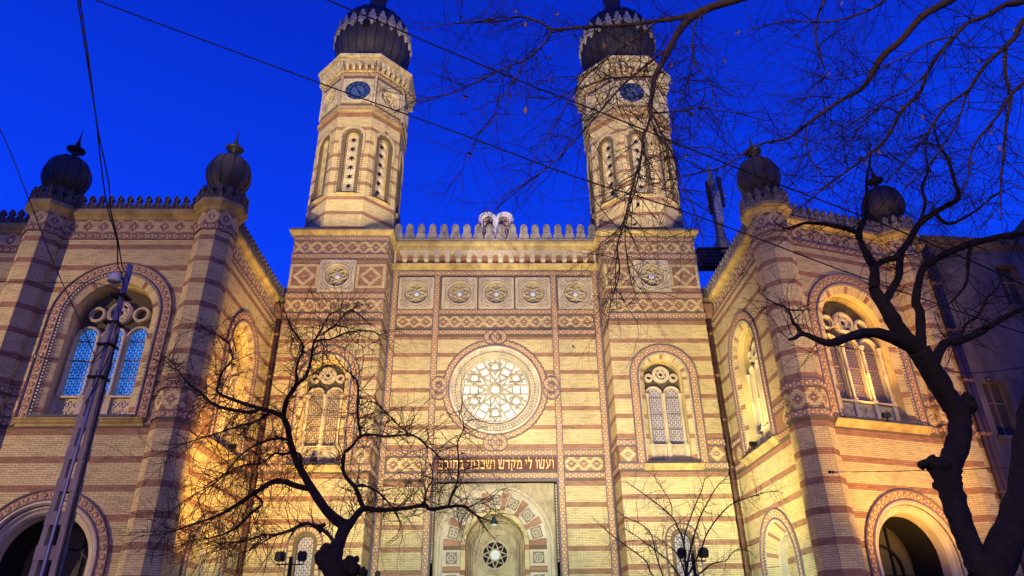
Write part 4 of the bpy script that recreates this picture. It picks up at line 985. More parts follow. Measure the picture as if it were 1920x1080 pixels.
        jamb(nw, fr, 0, 21.55, 25.05, .55, .0, .33, -.14, 25.67, .872, 3)
        mb = MB(); mb.arch(fr, 0, 21.55, 25.05, .33, [(.01, -.13), (-.02, -.10), (-.05, -.12), (-.06, -.22), (-.06, -.4)], 0, k=18); part(mb, 'stone_moulding', nw, 'ochre')
        if vis:
            holes = []
            zz = [25.0, 24.42, 23.84, 23.26, 22.68, 22.10]; 
            mb = MB(); mb.plate(fr, archpoly(0, 21.6, 25.05, .30, 14), [arcpts(0, z, .215, 0, 360, 14)[:-1] for z in zz], -.22, -.32, 0, side=False)
            for z in zz: mb.ring(fr, 0, z, .215, [(0, -.24), (.01, -.19), (.05, -.18), (.07, -.22)], 0, k=16)
            part(mb, 'stone_screen', nw, 'stone')
            for z in zz:
                mb = MB(); V = [(.215 * math.cos(PI / 2 + PI / 3 * i), z + .215 * math.sin(PI / 2 + PI / 3 * i)) for i in range(6)]; W_ = [(.085 * math.cos(PI / 2 + PI / 3 * (i + .5)), z + .085 * math.sin(PI / 2 + PI / 3 * (i + .5))) for i in range(6)]
                for i in range(6):
                    mb.add([fr.P(*V[i], -.25), fr.P(*W_[i], -.25), fr.P(.225 * math.cos(PI / 2 + PI / 3 * (i + .5)), z + .225 * math.sin(PI / 2 + PI / 3 * (i + .5)), -.25), fr.P(*W_[i - 1], -.25), fr.P(.225 * math.cos(PI / 2 + PI / 3 * (i - .5)), z + .225 * math.sin(PI / 2 + PI / 3 * (i - .5)), -.25)], [(0, 1, 2), (0, 4, 3)], 0)
                part(mb, 'star_cutout_ring', nw, 'stone')
        mb = MB(); mb.plate(fr, archpoly(0, 21.5, 25.05, .33, 10), [], -.33, 0, 0, side=False); part(mb, 'dark_backing', nw, 'interior')
        mb = MB(); mould(mb, fr, -.46, .46, [(-.2, 21.62), (.16, 21.50), (.16, 21.46)]); part(mb, 'lead_sill', nw, 'lead')
        mb = MB(); mould(mb, fr, -.44, .44, [(0, 21.47), (.13, 21.455), (.13, 21.42), (.06, 21.36), (0, 21.36)]); part(mb, 'sill', nw, 'ochre')
        # panel storey
        if k == 0:
            ck = empty_part('clock', SYN, fr.P(0, 27.2, 0), 'round blue clock on the %s tower' % wl)
            star_panel(ck, fr, 0, 28.1, .84, clock=True, ro=.66, name='clock_frame')
            mb = MB(); R0 = .665; mb.plate(fr, arcpts(0, 28.1, R0, 0, 360, 36)[:-1], [], .06, .0, 0); mb.ring(fr, 0, 28.1, R0, [(-.03, .06), (-.02, .09), (.02, .1), (.03, .07)], 0, k=36); mb.ring(fr, 0, 28.1, .40, [(-.012, .06), (-.01, .07), (.01, .07), (.012, .06)], 0, k=30); part(mb, 'dial', ck, 'dial')
            mb = MB(); mb.plate(fr, arcpts(0, 28.1, .36, 0, 360, 30)[:-1], [], .066, .06, 0); part(mb, 'dial_centre', ck, 'dialnum')
            ROM = ['XII', 'I', 'II', 'III', 'IIII', 'V', 'VI', 'VII', 'VIII', 'IX', 'X', 'XI']
            for h in range(12):
                aa = PI / 2 - 2 * PI * h / 12; cx2, cz2 = .525 * math.cos(aa), 28.1 + .525 * math.sin(aa)
                mb = MB(); mb.plate(fr, arcpts(cx2, cz2, .098, 0, 360, 14)[:-1], [], .075, .06, 0); part(mb, 'numeral_disc', ck, 'dialnum')
                mb = MB(); txt = ROM[h]; ww = {'I': .022, 'V': .042, 'X': .042}; tw = sum(ww[c] for c in txt); uo = -tw / 2
                ex = np.array([math.sin(aa), -math.cos(aa)]); ey = np.array([math.cos(aa), math.sin(aa)])
                for c in txt:
                    m_ = uo + ww[c] / 2; seg = {'I': [((0, -.045), (0, .045))], 'V': [((-.014, .045), (0, -.045)), ((.014, .045), (0, -.045))], 'X': [((-.014, -.045), (.014, .045)), ((.014, -.045), (-.014, .045))]}[c]
                    for p_, q_ in seg:
                        P2 = lambda t: tuple(np.array([cx2, cz2]) + ex * (m_ + t[0]) + ey * t[1]); mb.bar(fr, P2(p_), P2(q_), .011, .075, .082 + .001 * (p_[0] > 0))
                    uo += ww[c]
                part(mb, 'numeral', ck, 'black')
            for nm, ang, ln, wd_ in (('minute_hand', 120, .50, .035), ('hour_hand', -58, .33, .06)):
                aa = math.radians(ang); mb = MB(); d = (math.cos(aa), math.sin(aa)); mb.bar(fr, (-d[0] * .1, 28.1 - d[1] * .1), (d[0] * ln, 28.1 + d[1] * ln), wd_, .10, .115 if nm[0] == 'm' else .122); mb.ring(fr, d[0] * ln * .72, 28.1 + d[1] * ln * .72, wd_ * .9, [(-.01, .1), (-.01, .118), (.01, .118), (.01, .1)], 0, k=10); part(mb, nm, ck, 'black')
        elif vis: star_panel(SYN, fr, 0, 28.1, .84, hub=False)
        mb = MB()
        mb.box(fr, q - .05, q + .05, 27.12, 29.14, -.02, .087); part(mb, 'corner_strip', w, 'stone')
        # flared corbel storey
        ca = empty_part('corbel_arcade', SYN, fr.P(0, 29.4, 0))
        A2 = A + .34; q2 = A2 * math.tan(PI / 8); f2 = F((xs + nx * (A + .06), YC + ny * (A + .06), 0), (-ny, nx)); 
        if f2.n @ np.array([nx, ny, 0]) < 0: f2.flip()
        if vis: corbel_row(ca, f2, -q2 + .04, q2 - .04, 29.52, .56, .27, 6)
    mb = MB(); mb.ngon(xs, YC, 8, 22.5, [(A, 29.40), (A + .05, 29.41), (A + .07, 29.46), (A + .12, 29.50), (A + .12, 29.53), (A - .02, 29.53)], 0, cap=False); part(mb, 'ledge', SYN, 'ochre')
    mb = MB(); mb.ngon(xs, YC, 8, 22.5, [(A + .02, 29.5), (A + .05, 30.06)], 0, cap=False); part(mb, 'arcade_core', SYN, 'red')
    mb = MB(); mb.ngon(xs, YC, 8, 22.5, [(A + .05, 30.06), (A + .34, 30.06), (A + .35, 30.12), (A + .37, 30.13), (A + .38, 30.22), (A + .44, 30.27), (A + .45, 30.43), (A + .42, 30.47), (A - .3, 30.50)], 0, mfn=lambda t: 1 if t in (1, 5, 6) else 0); part(mb, 'crown_cornice', SYN, ['ochre', 'stone'])
    # onion dome
    dm = empty_part('onion_dome', SYN, (xs, YC, 30.5), 'big dark ribbed onion dome with gilded ornament ring on the %s tower' % wl)
    prof = [(1.72, 30.48), (1.72, 30.75), (1.80, 30.95), (1.85, 31.15), (1.88, 31.6), (2.02, 32.1), (2.14, 32.7), (2.20, 33.35), (2.19, 34.0), (2.08, 34.6), (1.85, 35.15), (1.48, 35.65), (1.03, 36.0), (.62, 36.22), (.50, 36.35)]
    pr2 = []
    for i in range(len(prof) - 1):
        for t in range(3): pr2.append((prof[i][0] + (prof[i + 1][0] - prof[i][0]) * t / 3, prof[i][1] + (prof[i + 1][1] - prof[i][1]) * t / 3))
    pr2.append(prof[-1]); mb = MB(); mb.lathe(xs, YC, pr2, 72, 0, True); part(mb, 'shell', dm, 'zinc')
    for i in range(24):
        a = 2 * PI * i / 24; mb = MB(); mb.tube([(xs + (r + .015) * math.cos(a), YC + (r + .015) * math.sin(a), z) for r, z in prof[4:]], .022, 4); part(mb, 'seam', dm, 'seam')
        # acanthus leaf hung between the seams
        a = 2 * PI * (i + .5) / 24; er = np.array([math.cos(a), math.sin(a), 0]); et = np.array([-math.sin(a), math.cos(a), 0])
        zt, rt, zb_, rb2 = 34.55, 2.11, 33.15, 2.19; dn = np.array([0, 0, zt - zb_]) + er * (rt - rb2); Ld = np.linalg.norm(dn); dn /= Ld; nr = np.cross(et, dn); nr = nr if nr @ er > 0 else -nr
        base = np.array([xs, YC, 0]) + er * rb2 + np.array([0, 0, zb_]); fo = F((0, 0, 0), (1, 0)); fo.o = base; fo.u = et; fo.n = nr; fo.z = dn
        mb = MB(); o = [(0, .0), (.09, .14), (.12, .3), (.22, .26), (.19, .42), (.27, .55), (.17, .62), (.20, .80), (.11, .84), (.10, 1.02), (0, 1.2)]
        o = [(x_ * 1.0, z_ * Ld / 1.25) for x_, z_ in o]; oo = o + [(-x_, z_) for x_, z_ in reversed(o[1:-1])]
        mb.plate(fo, oo, [], .10, .02, 0)
        mb.ring(fo, 0, .3 * Ld / 1.25, .08, [(-.03, .10), (0, .15), (.03, .10)], 0, k=10); mb.bar(fo, (0, .45), (0, 1.1 * Ld / 1.25), .04, .10, .13); mb.bar(fo, (-.14, .5), (0, .38), .03, .1, .125); mb.bar(fo, (.14, .5), (0, .38), .03, .1, .125)
        part(mb, 'acanthus_ornament', dm, 'orn')
    # scale band at the foot
    for i in range(48):
        a = 2 * PI * i / 48; er = np.array([math.cos(a), math.sin(a), 0]); et = np.array([-math.sin(a), math.cos(a), 0]); fo = F((0, 0, 0), (1, 0)); fo.o = np.array([xs, YC, 0]) + er * 1.88; fo.u = et; fo.n = er
        mb = MB(); mb.plate(fo, [(-.1, 31.05)] + arcpts(0, 31.3, .1, 180, 0, 6) + [(.1, 31.05)], [], .07, .0, 0); part(mb, 'foot_scale', dm, 'seam')
    mb = MB(); mb.lathe(xs, YC, [(.50, 36.33), (.62, 36.6), (.52, 37.0), (.48, 37.5), (.60, 38.1), (.42, 38.3), (.25, 38.8), (.45, 39.2), (.55, 39.6), (.35, 40.0), (.12, 40.3), (.05, 41.8), (.001, 42.6)], 16, 0, True); part(mb, 'finial', dm, 'pipe')
    mb = MB(); fr = F((xs, YC - 2.2, 0), (1, 0)); mb.box(fr, -.18, .18, 33.0, 33.4, -.1, .14, 0); part(mb, 'hatch', dm, 'seam')
tower(-1); tower(1)

# ---------------- wings
def turret(cx, cy, rot=22.5, mstone='darkstone', nfaces=None, orn_axis=0.0):
    ap = .62; sd = ap * math.tan(PI / 8)
    T = empty_part('turret', SYN, (cx, cy, 0))
    mb = MB(); mb.ngon(cx, cy, 8, rot, [(ap - .004, 0), (ap - .004, 15.6)], 0); w = part(mb, 'turret_core', T, 'mortar')
    for k in range(8):
        a = math.radians(rot - 22.5 + 45 * k); nx, ny = math.cos(a), math.sin(a)
        vv = np.array([cx, cy]) - np.array([CAMX, 0]); 
        if nx * vv[0] + ny * vv[1] > .45 * np.linalg.norm(vv): continue
        fr = F((cx + nx * ap, cy + ny * ap, 0), (-ny, nx))
        if fr.n @ np.array([nx, ny, 0]) < 0: fr.flip()
        full_stripes(w, fr, -sd, sd, 14.74, zbot=1.8, ph=.07)
        pattern(w, fr, -sd, sd, 15.02, 15.58, 8, dia1_fn(0)); pattern(w, fr, -sd, sd, 8.20, 8.86, 9, dia1_fn(0))
        for zc in (14.88, 9.0, 8.04):
            band_h(w, fr, -sd - .02, sd + .02, zc, .22, sp=.25, n=.035)
    mb = MB(); mb.ngon(cx, cy, 8, rot, [(ap, 15.58), (ap + .05, 15.60), (ap + .07, 15.68), (ap + .2, 15.78), (ap + .24, 15.80), (ap + .24, 15.95), (ap + .2, 15.98), (.2, 16.0)], 0); part(mb, 'cornice', T, 'ochre')
    for k in range(8):
        a = math.radians(rot - 22.5 + 45 * k); nx, ny = math.cos(a), math.sin(a); fr = F((cx + nx * (ap + .14), cy + ny * (ap + .14), 0), (-ny, nx))
        if fr.n @ np.array([nx, ny, 0]) < 0: fr.flip()
        for u in (-.16, .16): merlon(T, fr, u, 15.97, 0, 'fleur', mstone, .32)
    dm = empty_part('bulb_dome', SYN, (cx, cy, 16.0))
    prof = [(.42, 15.98), (.42, 16.3), (.40, 16.42), (.52, 16.5), (.50, 16.62)] + [(.80 * math.sin(t), 17.50 - .92 * math.cos(t)) for t in [math.radians(x) for x in (36, 45, 55, 65, 75, 85, 95, 105, 115, 125, 135, 145, 155, 165, 171)]]
    mb = MB(); mb.lathe(cx, cy, prof, 40, 0, True); part(mb, 'shell', dm, 'zinc')
    for i in range(12):
        a = 2 * PI * i / 12; mb = MB(); mb.tube([(cx + (r + .008) * math.cos(a), cy + (r + .008) * math.sin(a), z) for r, z in prof[5:]], .013, 4); part(mb, 'seam', dm, 'seam')
    mb = MB(); mb.lathe(cx, cy, [(.13, 18.38), (.15, 18.45), (.09, 18.55), (.09, 18.68), (.30, 18.74), (.34, 18.79), (.30, 18.83), (.10, 18.88), (.07, 19.02), (.10, 19.08), (.055, 19.16), (.03, 19.4), (.001, 19.86)], 16, 0, True); part(mb, 'finial', dm, 'seam')
    return T
def wing_top(w, fr, a, b, mstone, label=None):
    mid = (a + b) / 2
    pattern(w, fr, a, b, 15.02, 15.58, 8, dia_fn(mid)); band_h(w, fr, a, b, 14.88, .24)
    mb = MB(); mould(mb, fr, a, b, [(0, 15.58), (.05, 15.6), (.07, 15.68), (.18, 15.76), (.22, 15.80), (.22, 15.93), (.17, 15.96), (-.6, 15.98)]); part(mb, 'cornice', SYN, 'ochre')
    bt = empty_part('cresting', SYN, fr.P(mid, 15.96, 0)); n = int((b - a) / .335); d = (b - a) / n
    for i in range(n): merlon(bt, fr, a + (i + .5) * d, 15.95, .08, 'fleur', mstone, .34)
def big_door(fr, cx, w):
    D = empty_part('arched_doorway', SYN, fr.P(cx, 0, 0))
    archband(D, fr, cx, 0.12, 3.85, 2.06, 1.76, n=.04)
    mb = MB(); mb.arch(fr, cx, .12, 3.85, 1.7, [(.05, 0), (.04, .06), (-.03, .08), (-.08, .02), (-.09, -.04), (-.16, -.04), (-.20, -.10), (-.27, -.14), (-.33, -.22), (-.38, -.5)], 0, k=44); part(mb, 'moulded_arch', D, 'stone')
    mb = MB(); mb.arch(fr, cx, .12, 3.85, 1.33, [(0, -.5), (-.03, -1.6)], 0, k=30); part(mb, 'passage_vault', D, 'interior')  # shade of the passage put into a near-black colour
    mb = MB(); mb.plate(fr, archpoly(cx, .12, 3.85, 1.4, 30), [], -1.6, 0, 0, side=False); part(mb, 'glazed_screen', D, 'recess')
    mb = MB()
    for u in (-.45, .45): mb.box(fr, cx + u - .03, cx + u + .03, .12, 5.0, -1.58, -1.52)
    mb.box(fr, cx - 1.3, cx + 1.3, 3.4, 3.5, -1.58, -1.52); mb.arch(fr, cx, 3.5, 3.6, .8, [(-.03, -1.58), (-.03, -1.5), (.03, -1.5), (.03, -1.58)], 0, k=16); part(mb, 'glazing_bar', D, 'black')
def wing(s):
    # side wall towards the court, X = +-10.1
    fr = F((s * 10.1, 0, 0), (0, 1) if s < 0 else (0, -1)); sg = 1 if s < 0 else -1
    a, b = sorted((sg * 22.15, sg * 29.0)); cy = sg * 25.95; cz = sg * 25.9
    wn = ('arch', cy, 8.1, 11.9, 1.36); dr = ('arch', cz, .2, 4.05, 1.45)
    w = wallplate(SYN, fr, a, b, 0, 15.6, [wn, dr])
    full_stripes(w, fr, a, b, 14.74, [('arch', cy, 7.8, 11.9, 1.6), ('rect', cy - 1.85, cy + 1.85, 7.85, 8.15), ('arch', cz, 0, 4.05, 1.65)], zbot=1.8)
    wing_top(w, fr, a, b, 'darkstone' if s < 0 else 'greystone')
    for x0, x1 in ((a, cy - 1.8), (cy + 1.8, b)):
        if x1 - x0 > .3:
            band_h(w, fr, x0, x1, 9.0, .24); band_h(w, fr, x0, x1, 8.02, .24); pattern(w, fr, x0, x1, 8.2, 8.84, 9, dia1_fn((x0 + x1) / 2))
    arched_window(SYN, fr, cy, 11.9, 1.80, 1.45, 1.36, 1.14, .42, 8.1, 3, 'glass_gold', None, sill=(cy - 1.85, cy + 1.85))
    # blind arch low on the side wall
    D = empty_part('side_doorway', SYN, fr.P(cz, 0, 0))
    archband(D, fr, cz, .12, 4.05, 1.84, 1.50); dentils_arch(D, fr, cz, .2, 4.05, 1.42)
    mb = MB(); mb.arch(fr, cz, .12, 4.05, 1.40, [(.08, .004), (0, .004), (0, -.03)], 0, k=36); part(mb, 'dentil_bed', D, 'stone')
    jamb(D, fr, cz, .2, 4.05, 1.38, -.01, 1.02, -.35, TL, PL_, 5)
    mb = MB(); mb.arch(fr, cz, .12, 4.05, 1.0, [(.03, -.33), (0, -.30), (-.05, -.32), (-.06, -.6)], 0, k=30); part(mb, 'stone_moulding', D, 'stone')
    mb = MB(); mb.plate(fr, archpoly(cz, .12, 4.05, .98, 24), [], -.605, 0, 0, side=False); bw = part(mb, 'blind_wall', D, 'mortar')
    for (u0, u1) in ((cz - .95, cz + .95),):
        c = PL_ / 13; m = 0
        while TL - (m + 1) * c > 1.8:
            zc = TL - (m + .5) * c
            if zc < 5.0:
                hw = .95 if zc < 4.05 else math.sqrt(max(0, .95 ** 2 - (zc - 4.05) ** 2)); x = cz - hw; 
                while x < cz + hw - .03: addbrick(bw, fr, x, min(x + .26, cz + hw), zc, c, 1 if (m % 13) < 3 else 0, -.605); x += .26
            m += 1
    # recess strip between wing and tower
    f3 = F((0, 29.0, 0), (1, 0)); a3, b3 = sorted((s * 9.52, s * 10.1)); w3 = wallplate(SYN, f3, a3, b3, 0, 15.6, []); full_stripes(w3, f3, a3, b3, 14.74); wing_top(w3, f3, a3, b3, 'darkstone')
    for zc in (9.0, 8.02): band_h(w3, f3, a3, b3, zc, .24)
    pattern(w3, f3, a3, b3, 8.2, 8.84, 9, dia1_fn(s * 9.8))
    # front wall
    if s < 0: ff = F((-10.1, 21.7, 0), (1, 0)); o = -1
    else: ff = F((10.15, 21.7, 0), (1, .31)); o = 1
    a, b = sorted((o * .5, o * 5.65)); cx = o * 3.03; cd = o * 3.2
    w = wallplate(SYN, ff, a, b, 0, 15.6, [('arch', cx, 8.1, 11.7, 1.62), ('arch', cd, .12, 3.85, 1.6)])
    full_stripes(w, ff, a, b, 14.74, [('arch', cx, 7.8, 11.7, 1.9), ('rect', cx - 2.1, cx + 2.1, 7.85, 8.15), ('arch', cd, 0, 3.85, 1.9)], zbot=1.8)
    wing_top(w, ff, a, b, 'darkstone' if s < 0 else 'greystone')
    for x0, x1 in ((a, cx - 2.06), (cx + 2.06, b)):
        if x1 - x0 > .2: band_h(w, ff, x0, x1, 9.0, .24); band_h(w, ff, x0, x1, 8.02, .24); pattern(w, ff, x0, x1, 8.2, 8.84, 9, dia1_fn((x0 + x1) / 2))
    arched_window(SYN, ff, cx, 11.7, 2.06, 1.70, 1.61, 1.36, .45, 8.1, 3, 'glass_glow' if s < 0 else 'glass_dark', None, sill=(cx - 2.0, cx + 2.0))
    big_door(ff, cd, w)
    c0 = (s * 10.1, 21.6) if s < 0 else (10.18, 21.65)
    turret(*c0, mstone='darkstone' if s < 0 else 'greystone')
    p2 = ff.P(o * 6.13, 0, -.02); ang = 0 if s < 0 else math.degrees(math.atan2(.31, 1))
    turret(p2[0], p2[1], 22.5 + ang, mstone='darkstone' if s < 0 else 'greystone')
    # flat roof and back so that nothing shows through
    mb = MB()
    if s < 0: mb.add([(-16.2, 21.7, 15.9), (-10.1, 21.7, 15.9), (-10.1, 34, 15.9), (-16.2, 34, 15.9)], [(0, 1, 2, 3)])
    else: mb.add([(10.1, 21.7, 15.9), (17.4, 24.0, 15.9), (17.4, 34, 15.9), (10.1, 34, 15.9)], [(0, 1, 2, 3)])
    part(mb, 'flat_roof', SYN, 'lead')
    if s < 0:
        f4 = F((-16.7, 22.65, 0), (1, 0)); w4 = wallplate(SYN, f4, -9, 0.5, 0, 15.6, []); full_stripes(w4, f4, -9, .5, 14.74); wing_top(w4, f4, -9, .5, 'darkstone'); band_h(w4, f4, -9, .5, 9.0, .24); band_h(w4, f4, -9, .5, 8.02, .24)
    else:
        w4 = wallplate(SYN, ff, 6.6, 7.5, 0, 15.6, []); full_stripes(w4, ff, 6.6, 7.5, 14.74); wing_top(w4, ff, 6.6, 7.5, 'greystone'); band_h(w4, ff, 6.6, 7.5, 9.0, .24); band_h(w4, ff, 6.6, 7.5, 8.02, .24)
        for u_, r_ in ((7.40, .09), (7.66, .11)):
            p = ff.P(u_, 0, .12); mb = MB(); mb.tube([(p[0], p[1], 0), (p[0], p[1], 15.4)], r_, 10)
            for z in range(2, 15, 2): mb.lathe(p[0], p[1], [(r_, z), (r_ + .025, z), (r_ + .025, z + .1), (r_, z + .1)], 10, 0, False)
            part(mb, 'downpipe', SYN, 'pipe')
    # downpipe in the inner corner
    xp = s * 9.80; mb = MB(); mb.tube([(xp, 28.72, 0), (xp, 28.72, 14.9)], .085, 10); mb.ngon(xp, 28.72, 4, 45, [(.10, 14.8), (.2, 15.05), (.2, 15.5)], 0)
    for z in range(2, 15, 2): mb.lathe(xp, 28.72, [(.085, z), (.115, z), (.115, z + .1), (.085, z + .1)], 10, 0, False)
    part(mb, 'downpipe', SYN, 'pipe')
wing(-1); wing(1)
